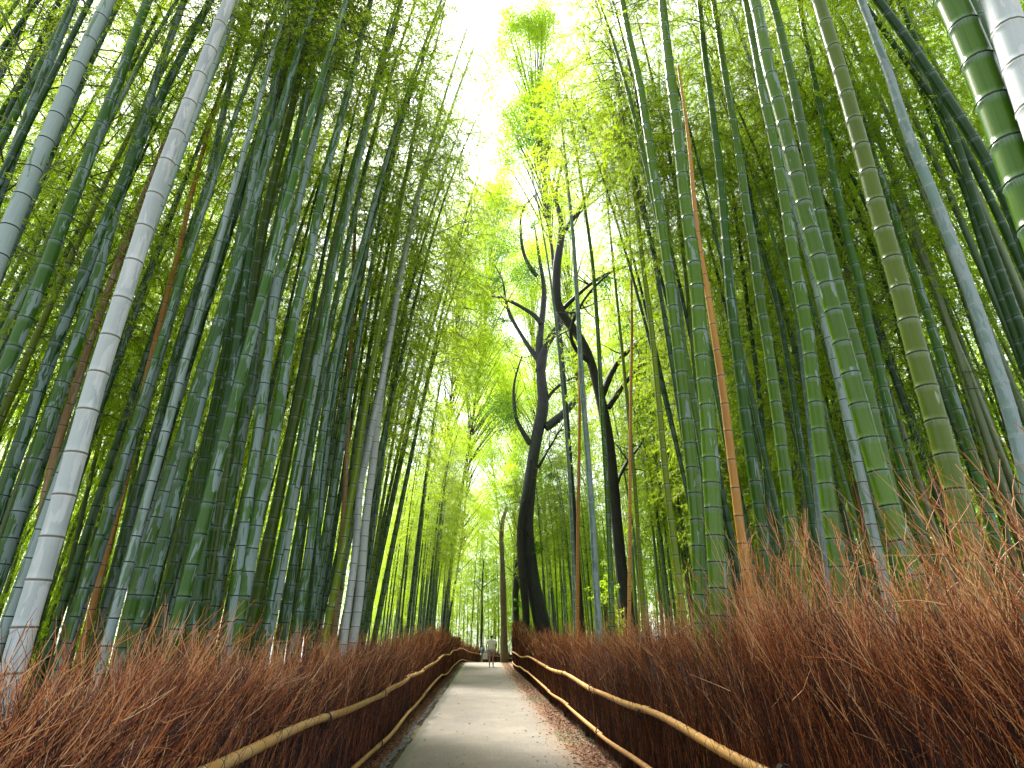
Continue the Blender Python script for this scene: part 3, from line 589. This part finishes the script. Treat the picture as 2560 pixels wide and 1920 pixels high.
tree('leaning_tree', 'dark slanting tree half hidden among bamboo, forking high above the path', 'tree', 17,
  ([(1568,1520),(1555,1440),(1545,1340),(1535,1230),(1525,1130),(1510,1030),(1492,960),(1478,900),(1455,850),(1430,815),(1400,785),(1388,765),(1392,720),(1390,670),(1398,625),(1405,590),(1403,560)], .185, .13),
  [([(1403,560),(1396,520),(1388,500),(1375,460),(1368,420),(1350,380),(1335,330),(1310,290)], .085, .015),
   ([(1390,510),(1392,470),(1400,430),(1405,400),(1420,360)], .06, .012),
   ([(1410,580),(1430,550),(1460,505),(1480,470),(1505,410),(1540,350)], .07, .012),
   ([(1420,565),(1450,530),(1490,500),(1530,465)], .05, .012),
   ([(1500,1000),(1540,900),(1600,850),(1680,810),(1760,780)], .1, .03),
   ([(1520,1020),(1580,930),(1650,880),(1740,860),(1820,850)], .08, .02),
   ([(1480,910),(1440,880),(1420,840),(1440,780),(1480,720),(1540,670)], .07, .02),
   ([(1400,780),(1440,740),(1500,690),(1580,660),(1660,640)], .07, .02),
   ([(1535,1230),(1560,1160),(1600,1120),(1615,1080)], .05, .02)],
  BARK, [(1330,330),(1300,400),(1440,420),(1500,450),(1560,400),(1600,560),(1680,640),(1560,680),(1640,740),(1740,740),(1700,560),(1460,300),(1400,260),(1600,480),(1760,640),(1820,700)], 1.0, 330, 9, 1.2)
tree('broken_trunk', 'tan broken trunk standing at the end of the path', 'tree trunk', 46,
  ([(1262,1668),(1260,1600),(1259,1520),(1257,1440),(1255,1380),(1252,1340),(1255,1300),(1262,1280),(1270,1262)], .24, .12), [], BARK2)
tree('sapling_tree', 'small leafy tree beyond the bend, left of the broken trunk', 'tree', 63,
  ([(1203,1668),(1204,1600),(1205,1540),(1205,1470),(1207,1430),(1210,1395)], .11, .05),
  [([(1205,1470),(1225,1455),(1240,1445)], .04, .015), ([(1205,1480),(1192,1465),(1185,1455)], .04, .015)], BARK,
  [(1210,1400),(1215,1425),(1240,1450),(1225,1470),(1195,1460),(1212,1440)], .8, 300, 5, 1.)
tree('young_tree', 'thin dark trunk wrapped in leaves left of the dark two-stemmed tree', 'tree', 39,
  ([(1292,1600),(1291,1540),(1288,1500),(1290,1450),(1294,1400),(1296,1340),(1298,1290)], .2, .1),
  [([(1290,1440),(1270,1418),(1250,1408),(1235,1407)], .02, .01), ([(1289,1500),(1298,1470),(1300,1430)], .06, .02)], BARK,
  [(1292,1520),(1290,1545),(1296,1500)], .35, 500, 3, .5)
# big light-green broadleaf trees standing behind at the end of the avenue
def back_tree(px, ptop, pbot, y, rad, label, n, hw, bx):
    c0 = on_y(px, pbot, y); c1 = on_y(px, ptop, y); g = float(gz(y)); base = np.array([bx, y, g]); ox = c0[0]-bx
    e = empty('tall_tree', tuple(base)); tag(e, label, 'tree')
    tp = np.array([[0, 0, -.2], [ox*.2, 0, c0[2]*.5], [ox*.6, .2, c0[2]], [ox, 0, c1[2]*.85]]); P = smooth_path(tp, 30)
    link('trunk', multi_tube([(P, np.linspace(.16, .04, 30))], 'trunk', 8), BARK, e)
    cs_, ls = [], []
    for k in range(n):
        f = random.random(); a = random.uniform(0, 6.28); rr = hw*(.3+.7*sin(pi*min(.98, .15+.75*f)))*math.sqrt(random.random())
        c = np.array([ox+cos(a)*rr, sin(a)*rr, (c0[2]-g)+(c1[2]-c0[2])*f]); cs_.append(c)
        s0 = P[min(29, int(29*min(1, c[2]*.8/P[-1][2])))]; ls.append((smooth_path(np.array([s0, (s0+c)/2+np.array([0, 0, .3]), c]), 8), np.linspace(.05, .01, 8)))
    link('limb', multi_tube(ls, 'limb', 5), BARK, e)
    link('crown', leaf_clumps(cs_, [rad*random.uniform(.7, 1.2) for _ in cs_], 560, 'crown', (.11, .19), (.04, .065)), LEAF, e)
back_tree(1225, 450, 1050, 44, 1.5, 'tall pale green tree closing the gap above the path end', 110, 3.6, -2.9)
back_tree(1335, 600, 1250, 50, 1.5, 'pale green tree seen through the forks of the two-stemmed dark tree', 90, 3.8, 6)
back_tree(1440, 480, 1150, 44, 1.6, 'green tree filling the space between the two-stemmed and the leaning tree', 100, 3.8, 9)
back_tree(1205, 850, 1350, 82, 1.9, 'far bright green tree filling the last gap over the bend', 80, 6, 7)
back_tree(1130, 560, 1150, 40, 1.3, 'soft green tree leaning over the left side of the path end', 75, 3.0, -3.4)
back_tree(1330, 30, 400, 26, 1.1, 'tall feathery light green tree right of the sky gap', 85, 2.8, 4.2)
back_tree(1290, 900, 1300, 60, 1.4, 'hazy yellow-green tree low in the gap above the path end', 75, 4, 3)
back_tree(1170, 1000, 1380, 66, 1.4, 'yellow-green tree behind the sapling beyond the bend', 60, 4, -4)

# small plants by the right fence
def shrub(px, py, y, s, label):
    c = on_y(px, py, y); b0 = np.array([c[0], y, 0]); e = empty('sapling', tuple(b0)); tag(e, label, 'plant', 'leafy saplings behind the right fence')
    ls, cs_ = [], []
    for k in range(9):
        a = random.uniform(0, 6.28); tip = np.array([cos(a)*s*.5, sin(a)*s*.5, c[2]*random.uniform(.8, 1.12)]); ls.append((smooth_path(np.array([[0, 0, 0], [tip[0]*.3, tip[1]*.3, tip[2]*.6], tip]), 8), np.linspace(.012, .004, 8))); cs_.append(tip); cs_.append(tip*.93)
    link('stem', multi_tube(ls, 'stem', 5), BR, e); link('foliage', leaf_clumps(cs_, [s*.5]*len(cs_), 300, 'foliage', (.05, .09), (.012, .02)), LEAF, e)
shrub(1508, 1440, 14, .35, 'larger leafy sapling peeping over the right fence before the leaning tree')
shrub(1548, 1530, 13, .22, 'small low leafy sapling just above the right fence top')

# ---------------------------------------------------------------- brush fences
def lerp(x, xs, ys): return np.interp(x, xs, ys)
def fence(side, X, cx, topf, label, rails):
    """cx(y): x of the brush centre; side -1 left, +1 right"""
    e = empty('brush_fence', (X, 0, 0)); tag(e, label, 'fence', 'brushwood fences along the path')
    Vs, Qs, Rs = [], [], []; off = 0
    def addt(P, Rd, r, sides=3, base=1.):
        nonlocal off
        V, Q = tubes(P, Rd, sides); Vs.append(V); Qs.append(Q+off); Rs.append(np.repeat((r[:, None]*(base+(1-base)*np.linspace(0, 1, P.shape[1])[None])).ravel(), sides)); off += len(V)  # stems darker towards the foot: old wood, and fence shade put into colour
    def ysamp(n, y0=.6, y1=70):           # denser near the camera
        u = rng.uniform(0, 1, n); return y0*(y1/y0)**(u**.9)
    def scale_r(y): return np.clip(y/9, 1, 5)
    # 1 upright stems, the full wall
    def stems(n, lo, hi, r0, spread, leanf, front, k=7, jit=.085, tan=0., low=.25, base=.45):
        y = ysamp(n); tp = topf(y); h = tp*rng.uniform(lo, hi, n); z0 = rng.uniform(0, low, n)
        tt = np.linspace(0, 1, k)[None, :]
        cl = np.sin(y*7.3+front[0]*50)+np.sin(y*13.1+side)+.7*np.sin(y*23.7); h *= 1+.035*cl
        dx = rng.normal(0, spread, n)+.05*np.sin(y*9.7+1)+.04*np.sin(y*21); dy = .07*np.sin(y*5.9+side)+.05*np.sin(y*14.3)+ rng.normal(0, spread, n)+leanf*rng.uniform(.2, 1.2, n)
        x0 = cx(y)+side*rng.uniform(front[0], front[1], n)
        P = np.zeros((n, k, 3)); P[:, :, 0] = x0[:, None]+dx[:, None]*tt**1.8; P[:, :, 1] = y[:, None]+dy[:, None]*tt**1.6
        P[:, :, 2] = (gz(y)+z0)[:, None]+(h-z0)[:, None]*tt
        P[:, 1:, :2] += np.cumsum(rng.normal(0, jit, (n, k-1, 2)), 1)*.35
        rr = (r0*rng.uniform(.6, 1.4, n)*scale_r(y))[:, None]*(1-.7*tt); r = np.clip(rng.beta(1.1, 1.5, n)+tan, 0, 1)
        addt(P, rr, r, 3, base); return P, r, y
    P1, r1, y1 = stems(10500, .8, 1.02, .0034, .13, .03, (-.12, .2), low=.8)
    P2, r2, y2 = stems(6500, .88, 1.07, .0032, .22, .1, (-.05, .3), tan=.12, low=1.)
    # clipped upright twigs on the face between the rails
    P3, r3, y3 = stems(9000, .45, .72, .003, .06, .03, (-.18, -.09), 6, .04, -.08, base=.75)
    # 2 forking side twigs
    for Pp, rp, yp_, m, ln in ((P1, r1, y1, 12000, .32), (P2, r2, y2, 11000, .38)):
        i = rng.integers(0, len(Pp), m); j = rng.integers(2, 6, m); b0 = Pp[i, j]; dr = Pp[i, np.minimum(j+1, 6)]-b0; dr /= np.linalg.norm(dr, axis=1, keepdims=True)+1e-9
        d = dr+rng.normal(0, .38, (m, 3)); d /= np.linalg.norm(d, axis=1, keepdims=True); L = rng.uniform(.3, 1, m)*ln; tt = np.linspace(0, 1, 4)[None, :, None]
        P = b0[:, None]+d[:, None]*L[:, None, None]*tt; P[:, 1:] += np.cumsum(rng.normal(0, .012, (m, 3, 3)), 1); P[:, :, 2] += .05*tt[:, :, 0]**2
        addt(P, (.0022*rng.uniform(.6, 1.3, m)*scale_r(yp_[i]))[:, None]*np.linspace(1, .35, 4)[None], np.clip(rp[i]+rng.uniform(-.05, .2, m), 0, 1))
    # 3 long loose wisps standing above the rest, in tufts
    cy_ = np.concatenate([rng.uniform(1.4, 9, 30), rng.uniform(1.2, 5, 48 if side > 0 else 30), rng.uniform(9, 30, 26)])
    for c in cy_:
        m = rng.integers(5, 12); y = c+rng.normal(0, .12, m); h = float(topf(np.array([c]))[0])*rng.uniform(.92, (1.42 if c < 5 else 1.28) if side > 0 else 1.25, m); k = 8; tt = np.linspace(0, 1, k)[None]
        P = np.zeros((m, k, 3)); P[:, :, 0] = (cx(y)+side*rng.uniform(0, .25, m))[:, None]+rng.normal(0, .2, m)[:, None]*tt**1.7
        P[:, :, 1] = y[:, None]+(rng.normal(.25, .3, m))[:, None]*tt**1.7; P[:, :, 2] = .7+(h-.7)[:, None]*tt
        P += np.cumsum(rng.normal(0, .013, P.shape), 1)
        sr = scale_r(np.array([c]))[0]
        addt(P, np.full((m, 1), .0034*sr)*np.linspace(1, .3, k)[None], np.clip(rng.uniform(.45, 1, m), 0, 1))
        q = 5*m; i = rng.integers(0, m, q); j = rng.integers(3, 7, q); b0 = P[i, j]; dr = P[i, j]-P[i, j-1]; dr /= np.linalg.norm(dr, axis=1, keepdims=True)
        d = dr+rng.normal(0, .4, (q, 3)); d /= np.linalg.norm(d, axis=1, keepdims=True); L = rng.uniform(.08, .3, q)
        W = b0[:, None]+d[:, None]*(L[:, None, None]*np.linspace(0, 1, 4)[None, :, None]); W[:, 1:] += np.cumsum(rng.normal(0, .008, (q, 3, 3)), 1)
        addt(W, np.full((q, 1), .0022*sr)*np.linspace(1, .4, 4)[None], rng.uniform(.4, 1, q))
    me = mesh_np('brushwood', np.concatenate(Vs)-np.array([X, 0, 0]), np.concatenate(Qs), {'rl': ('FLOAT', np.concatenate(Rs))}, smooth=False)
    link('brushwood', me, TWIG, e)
    # dense inner core so that the wall is opaque low down
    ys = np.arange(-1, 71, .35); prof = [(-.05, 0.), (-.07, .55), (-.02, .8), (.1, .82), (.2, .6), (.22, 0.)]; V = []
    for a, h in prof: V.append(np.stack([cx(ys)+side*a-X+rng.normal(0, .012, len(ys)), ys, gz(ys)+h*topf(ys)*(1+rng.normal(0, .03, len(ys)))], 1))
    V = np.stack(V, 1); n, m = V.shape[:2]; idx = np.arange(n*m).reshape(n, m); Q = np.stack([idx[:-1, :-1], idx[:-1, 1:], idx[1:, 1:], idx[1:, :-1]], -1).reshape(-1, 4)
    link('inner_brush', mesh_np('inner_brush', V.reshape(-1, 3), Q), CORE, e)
    for P, r_ in rails:                # overlapping bamboo poles lashed end to end
        sg = np.r_[0, np.cumsum(np.linalg.norm(np.diff(P, axis=0), axis=1))]; a = 0.; k = 0
        while a < sg[-1]-.5:
            b_ = min(sg[-1], a+random.uniform(3.2, 4.2)*(1 if a < 14 else 2)); tq = np.linspace(a, b_, 30)
            Q = np.stack([np.interp(tq, sg, P[:, i]) for i in range(3)], 1); sw = np.linspace(-1, 1, 30)*r_*.75
            Q[:, 2] += sw*(1 if k % 2 else -1); Q[:, 0] += -side*sw*.5+rng.normal(0, .012)*np.sin(np.linspace(0, 3, 30))
            Q[:, 2] += np.sin(np.linspace(0, pi, 30)*random.choice([1, 2]))*random.uniform(-.02, .02)
            link('rail', culm_mesh(Q-np.array([X, 0, 0]), r_*1.04, r_*.78, True, (.18, .25), 'rail'), CM['rail'], e)
            if b_ < 22 and b_ < sg[-1]:
                c = np.array([np.interp(b_-.2, sg, P[:, i]) for i in range(3)])-np.array([X, 0, 0]); ls = []
                for q in range(5):
                    an = np.linspace(0, 2*pi, 17); yy = (q-2)*.011
                    ls.append((np.stack([c[0]+np.cos(an)*r_*1.25, np.full(17, c[1]+yy)+np.sin(an)*.006, c[2]+np.sin(an)*r_*1.75], 1), np.full(17, .0055)))
                link('rope_tie', multi_tube(ls, 'rope_tie', 6), ROPE, e)
            a = b_-.45; k += 1
    # dark posts behind the rails
    for yy in np.arange(3.1, 34, 2.9):
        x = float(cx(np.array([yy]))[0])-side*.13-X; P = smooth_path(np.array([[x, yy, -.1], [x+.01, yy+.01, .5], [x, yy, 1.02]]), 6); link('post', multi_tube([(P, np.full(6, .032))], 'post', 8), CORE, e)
    return e
def rail_pts(px, X, far, y_stop=70):
    P = np.array([on_x(a, b_, X) for a, b_ in px]); P = P[np.argsort(P[:, 1])]
    d = P[1]-P[0]; d /= np.linalg.norm(d); s0 = P[0]-d*(P[0][1]-.2)/max(d[1], .2) if P[0][1] > .2 else P[0]
    s0[2] = P[0][2]*.7+far(np.array([.2]))[2][0]*.3; s0[0] = X
    ys = np.arange(P[-1][1]+2.5, y_stop, 2.0); fx, fy, fz = far(ys)
    wobz = np.sin(ys*.8)*.03+rng.normal(0, .015, len(ys))
    Q = np.stack([fx, fy, fz+wobz], 1); A = np.concatenate([[s0], P, Q]); return smooth_path(A, 300)
# left fence: straight, then turning right beyond the crest
cxl = lambda y: -1.74+bend(y)
topl = lambda y: lerp(y, [0, 2, 3, 5, 9, 16, 22, 28, 34, 46], [1.3, 1.32, 1.36, 1.38, 1.42, 1.5, 1.68, 1.85, 1.6, 1.5])+.05*np.sin(y*2.1)+.04*np.sin(y*5.3+1)
LU = [(500,1917),(610,1876),(712,1842),(800,1808),(895,1767),(942,1742),(1003,1708),(1069,1668),(1101,1647)]
LL = [(889,1919),(933,1875),(990,1818),(1040,1761),(1085,1704),(1104,1688)]
farL = lambda z: (lambda ys: (-1.5+bend(ys), ys, gz(ys)+z))
fence(-1, -1.66, cxl, topl, 'reddish brushwood fence with two bamboo rails on the left side of the path',
      [(rail_pts(LU, -1.5, farL(.95)), .039), (rail_pts(LL, -1.5, farL(.2)), .033)])
cxr = lambda y: 2.03+np.clip(np.asarray(y)-37, 0, None)**2*.02+np.where(np.asarray(y) > 47, 0, 0)
topr = lambda y: lerp(y, [0, 2, 3, 4, 6, 9, 14, 22, 29, 32, 36, 46], [1.72, 1.72, 1.72, 1.72, 1.7, 1.62, 1.58, 1.6, 1.75, 2.3, 2.5, 1.6])+.05*np.sin(y*1.9)+.04*np.sin(y*4.7+2)
RU = [(1898,1916),(1846,1887),(1767,1848),(1715,1819),(1610,1780),(1531,1748),(1458,1709),(1400,1681),(1322,1644)]
RL = [(1610,1920),(1557,1879),(1468,1806),(1400,1751),(1338,1697),(1300,1666)]
farR = lambda z: (lambda ys: (1.8+np.clip(ys-37, 0, None)**2*.02, ys, gz(ys)+z))
fence(1, 1.98, cxr, topr, 'taller orange-brown brushwood fence with two bamboo rails on the right side of the path',
      [(rail_pts(RU, 1.8, farR(.85), 52), .038), (rail_pts(RL, 1.8, farR(.27), 52), .031)])

# ---------------------------------------------------------------- litter, pebbles, kerb stones
def litter():
    C, D, Rl = [], [], []
    def strip_(n, xs, y0=1.5, y1=45, pw=1.):
        y = y0*(y1/y0)**(rng.uniform(0, 1, n)**pw); x = xs(n, y); z = gz(y)+rng.uniform(.004, .03, n)
        C.append(np.stack([x, y, z], 1)); a = rng.uniform(0, 2*pi, n); D.append(np.stack([np.cos(a), np.sin(a), rng.normal(0, .22, n)], 1)); Rl.append(rng.uniform(0, 1, n))
    strip_(16000, lambda n, y: 1.82-np.abs(rng.normal(0, .26, n)))
    strip_(9000, lambda n, y: -1.52+np.abs(rng.normal(0, .1, n)))
    strip_(350, lambda n, y: rng.uniform(-1.0, 1.3, n), 4)
    C_, D_, R_ = np.concatenate(C), np.concatenate(D), np.concatenate(Rl); D_ /= np.linalg.norm(D_, axis=1, keepdims=True); m = len(C_)
    V, Q, rl = leaves_np(C_, D_, np.stack([rng.uniform(.03, .075, m), rng.uniform(.008, .018, m)], 1), R_)
    tag(link('leaf_litter', mesh_np('leaf_litter', V, Q, {'rl': ('FLOAT', rl)}, smooth=False), LITTER), 'dry brown fallen leaves along both edges of the path', kind='stuff')
    # rough stones lining the gutter
    Vs, Qs, o = [], [], 0; n = 2600
    y = 2*(44/2)**rng.uniform(0, 1, n); x = -1.3+rng.normal(0, .03, n)+wob(y, .02, 1)
    ph = np.array([[1, 0, 0], [0, 1, 0], [-1, 0, 0], [0, -1, 0], [0, 0, 1], [.7, .7, .5], [-.7, .6, .5], [-.6, -.7, .5], [.7, -.6, .5]])
    fc = np.array([[0, 5, 4, 8], [5, 1, 6, 4], [6, 2, 7, 4], [7, 3, 8, 4], [0, 1, 5, 5], [1, 2, 6, 6], [2, 3, 7, 7], [3, 0, 8, 8]])[:4]
    fc = np.concatenate([fc, np.array([[0, 1, 5, 4], [1, 2, 6, 4], [2, 3, 7, 4], [3, 0, 8, 4]])])
    s = rng.uniform(.012, .035, n)[:, None, None]*rng.uniform(.7, 1.2, (n, 9, 3)); V = ph[None]*s*np.array([1, 1.3, .8])+np.stack([x, y, gz(y)-.005], 1)[:, None]
    Q = (fc[None]+np.arange(n)[:, None, None]*9).reshape(-1, 4)
    tag(link('pebbles', mesh_np('pebbles', V.reshape(-1, 3), Q, smooth=False), STONE), 'grey pebbles edging the wet gutter left of the path', kind='stuff')
litter()

# ---------------------------------------------------------------- people
def skin(name, joints, edges, mat, parent, sub=2, root=0):
    me = bpy.data.meshes.new(name); me.from_pydata([j[0] for j in joints], edges, []); o = bpy.data.objects.new(name, me); COL.objects.link(o)
    md = o.modifiers.new('skin', 'SKIN'); md.use_smooth_shade = True
    for v, j in zip(me.skin_vertices[0].data, joints): v.radius = (j[1], j[2] if len(j) > 2 else j[1])
    me.skin_vertices[0].data[root].use_root = True
    o.modifiers.new('sub', 'SUBSURF').levels = sub
    dg = bpy.context.evaluated_depsgraph_get(); dg.update(); m2 = bpy.data.meshes.new_from_object(o.evaluated_get(dg)); bpy.data.objects.remove(o); bpy.data.meshes.remove(me)
    m2.name = name; m2.materials.clear(); m2.materials.append(mat); return link(name, m2, None, parent)
SKINM = plain('skin', (.42, .25, .17), .6); HAIR = plain('hair', (.012, .01, .009), .6)
def person(label, base, h, heading, shirt, shorts, legs_long, J, shoes):
    """J: pose in a frame where +y is forward, metres for a 1.7 m figure; feet at z=0"""
    s = h/1.7; e = empty('person', base); e.rotation_euler = (0, 0, heading); e.scale = (s, s, s); tag(e, label, 'person')
    j = J
    jt = [((0, 0, .92), .13, .1), ((0, .01, 1.1), .13, .095), ((0, .02, 1.3), .15, .1), ((0, .02, 1.43), .09, .08), ((0, .03, 1.49), .06), ((0, .05, 1.54), .085, .095), ((0, .055, 1.61), .092, .105), ((0, .05, 1.68), .06, .07)]
    ed = [(0, 1), (1, 2), (2, 3), (3, 4), (4, 5), (5, 6), (6, 7)]
    def chain(start, pts):
        p = start
        for q in pts: jt.append(q); ed.append((p, len(jt)-1)); p = len(jt)-1
        return p
    hands = []
    for sd in ('L', 'R'):
        sh, el, wr = j['arm'+sd]; k = chain(2, [(sh, .055), (tuple((a+b)/2 for a, b in zip(sh, el)), .048), (el, .04), (wr, .028)])
        d = Vector(wr)-Vector(el); d.normalize(); palm = tuple(Vector(wr)+d*.06); kp = chain(k, [(palm, .034, .016)])
        sx = 1 if sd == 'R' else -1
        for fi, fl in enumerate((.07, .08, .075, .06)):
            o_ = Vector((0, (fi-1.5)*.018, 0)); a = Vector(palm)+d*.03+o_; b_ = a+d*fl*.55+Vector((-sx*.008, 0, 0)); c = b_+d*fl*.45+Vector((-sx*.02, 0, 0))
            chain(kp, [(tuple(a), .009), (tuple(b_), .008), (tuple(c), .007)])
        a = Vector(wr)+d*.03+Vector((0, .03, 0)); chain(k, [(tuple(a), .011), (tuple(a+d*.04+Vector((0, .015, 0))), .009)])
        hp, kn, an, to = j['leg'+sd]; chain(0, [(hp, .09), (tuple((a+b)/2 for a, b in zip(hp, kn)), .075), (kn, .055), (tuple(a*.65+b*.35 for a, b in zip(kn, an)), .055), (an, .036), (tuple((a+b)/2 for a, b in zip(an, to)), .036), (to, .026)])
    skin('body', jt, ed, SKINM, e, 1)
    # nose, ears, eyes and mouth are small folds on the head
    fz = [((0, .15, 1.6), .012), ((0, .165, 1.59), .012)]
    skin('nose', [((0, .13, 1.605), .01), ((0, .16, 1.585), .013)], [(0, 1)], SKINM, e, 1)
    for sx in (-1, 1): skin('ear', [((sx*.078, .045, 1.59), .012, .02), ((sx*.09, .04, 1.62), .012, .022)], [(0, 1)], SKINM, e, 1)
    skin('hair', [((0, .0, 1.52), .085, .07), ((0, .015, 1.6), .108, .1), ((0, .03, 1.68), .09, .1)], [(0, 1), (1, 2)], HAIR, e, 2)
    shj = [((0, 0, .84), .185, .15), ((0, .01, 1.1), .16, .125), ((0, .02, 1.32), .175, .125), ((0, .02, 1.44), .1, .09)]; she = [(0, 1), (1, 2), (2, 3)]
    for sd in ('L', 'R'):
        sh, el, wr = j['arm'+sd]; m = tuple(a*.25+b*.75 for a, b in zip(sh, el)); n0 = len(shj); shj += [(sh, .075), (m, .078)]; she += [(2, n0), (n0, n0+1)]
    skin('shirt', shj, she, shirt, e, 2)
    stj = [((0, 0, .94), .155, .12)]; ste = []
    for sd in ('L', 'R'):
        hp, kn, an, to = j['leg'+sd]; n0 = len(stj)
        if legs_long: stj += [(hp, .11), (kn, .08), (an, .06)]; ste += [(0, n0), (n0, n0+1), (n0+1, n0+2)]
        else: m = tuple(a*.1+b*.9 for a, b in zip(hp, kn)); stj += [(hp, .12), (m, .1)]; ste += [(0, n0), (n0, n0+1)]
    skin('trousers' if legs_long else 'shorts', stj, ste, shorts, e, 1)
    for sd in ('L', 'R'):
        hp, kn, an, to = j['leg'+sd]; heel = (an[0], an[1]-.05, max(.02, an[2]-.05)); skin('shoe', [(heel, .045, .04), (tuple((a+b)/2 for a, b in zip(heel, to)), .045, .04), (to, .04, .03)], [(0, 1), (1, 2)], shoes, e, 1)
        if not legs_long: skin('sock', [(tuple(a*.5+b*.5 for a, b in zip(kn, an)), .058), (an, .043)], [(0, 1)], shoes if sd == 'R' else SOCK, e, 1)
    return e
# cloth
SOCK = plain('sock_cloth', (.25, .5, .55), .8); WHITE = plain('white_cotton', (.85, .85, .8), .8); BEIGE = plain('grey_cotton', (.42, .37, .33), .85)
BLUE = plain('blue_cotton', (.1, .17, .3), .85); KHAKI = plain('khaki_cotton', (.33, .28, .17), .85); SHOE = plain('shoe_cloth', (.5, .5, .48), .7); DARKC = plain('dark_cloth', (.03, .03, .04), .8)
walk = dict(armL=((-.21, .01, 1.38), (-.29, -.02, 1.14), (-.27, .06, .93)), armR=((.21, .01, 1.38), (.3, .0, 1.14), (.26, .12, .98)),
            legL=((-.1, 0, .88), (-.11, .04, .48), (-.1, -.14, .16), (-.1, -.04, .04)), legR=((.1, 0, .88), (.1, .14, .5), (.11, .1, .09), (.11, .24, .03)))
man = on_y(1228, 1668, 38.4)
person('man in a white short-sleeved shirt and pale shorts walking away down the path', (man[0], 38.4, 0), 1.78, 0, WHITE, BEIGE, False, walk, SHOE)
w2 = dict(armL=((-.2, .02, 1.38), (-.24, .12, 1.15), (-.18, .34, 1.1)), armR=((.2, .02, 1.38), (.25, .16, 1.16), (.18, .38, 1.12)),
          legL=((-.1, 0, .88), (-.1, .1, .48), (-.1, .05, .09), (-.1, .18, .03)), legR=((.1, 0, .88), (.1, -.02, .47), (.1, -.16, .12), (.1, -.06, .03)))
p2 = on_y(1205, 1650, 56)
person('farther person in a blue top and khaki trousers left of the man in white', (p2[0], 56, float(gz(56))), 1.6, -1.2, BLUE, KHAKI, True, w2, DARKC)
crouch = dict(armL=((-.2, .06, 1.36), (-.24, .25, 1.2), (-.12, .42, 1.18)), armR=((.2, .06, 1.36), (.24, .25, 1.2), (.12, .42, 1.18)),
          legL=((-.1, 0, .88), (-.11, .12, .47), (-.1, .08, .09), (-.1, .2, .03)), legR=((.1, 0, .88), (.1, 0, .47), (.1, -.06, .09), (.1, .06, .03)))
p3 = on_y(1254, 1650, 62)
person('farthest person in a white top and dark trousers near the broken trunk', (p3[0], 62, float(gz(62))), 1.5, .6, WHITE, DARKC, True, crouch, DARKC)
# carried bag
bc = on_y(1216, 1640, 38.6)
be = empty('shopping_bag', (man[0]-.36, 38.5, .42)); tag(be, 'white carrier bag hanging at the left hand of the man in white', 'bag')
def taper_box(wb, wt, d, h, name, mat, par):
    V, Q = [], []; n = 7
    for i in range(n):
        f = i/(n-1); w_ = wb+(wt-wb)*f; dd = d*(1-.55*f)
        for a in range(12):
            an = a/12*2*pi; c, s_ = cos(an), sin(an); V.append((math.copysign(abs(c)**.4, c)*w_/2, math.copysign(abs(s_)**.4, s_)*dd/2+.01*sin(an*3+i), f*h))
    for i in range(n-1):
        for a in range(12): Q.append((i*12+a, i*12+(a+1) % 12, (i+1)*12+(a+1) % 12, (i+1)*12+a))
    V.append((0, 0, 0)); c0 = len(V)-1
    for a in range(0, 12, 2): Q.append((c0, (a+2) % 12, (a+1) % 12, a))
    return link(name, mesh_np(name, V, Q), mat, par)
taper_box(.3, .26, .14, .36, 'bag_body', plain('bag_plastic', (.75, .72, .72), .5), be)
hp_ = smooth_path(np.array([[-.08, 0, .34], [-.03, 0, .46], [.03, 0, .46], [.08, 0, .34]]), 12); link('handle', multi_tube([(hp_, np.full(12, .008))], 'handle', 6), WHITE, be)
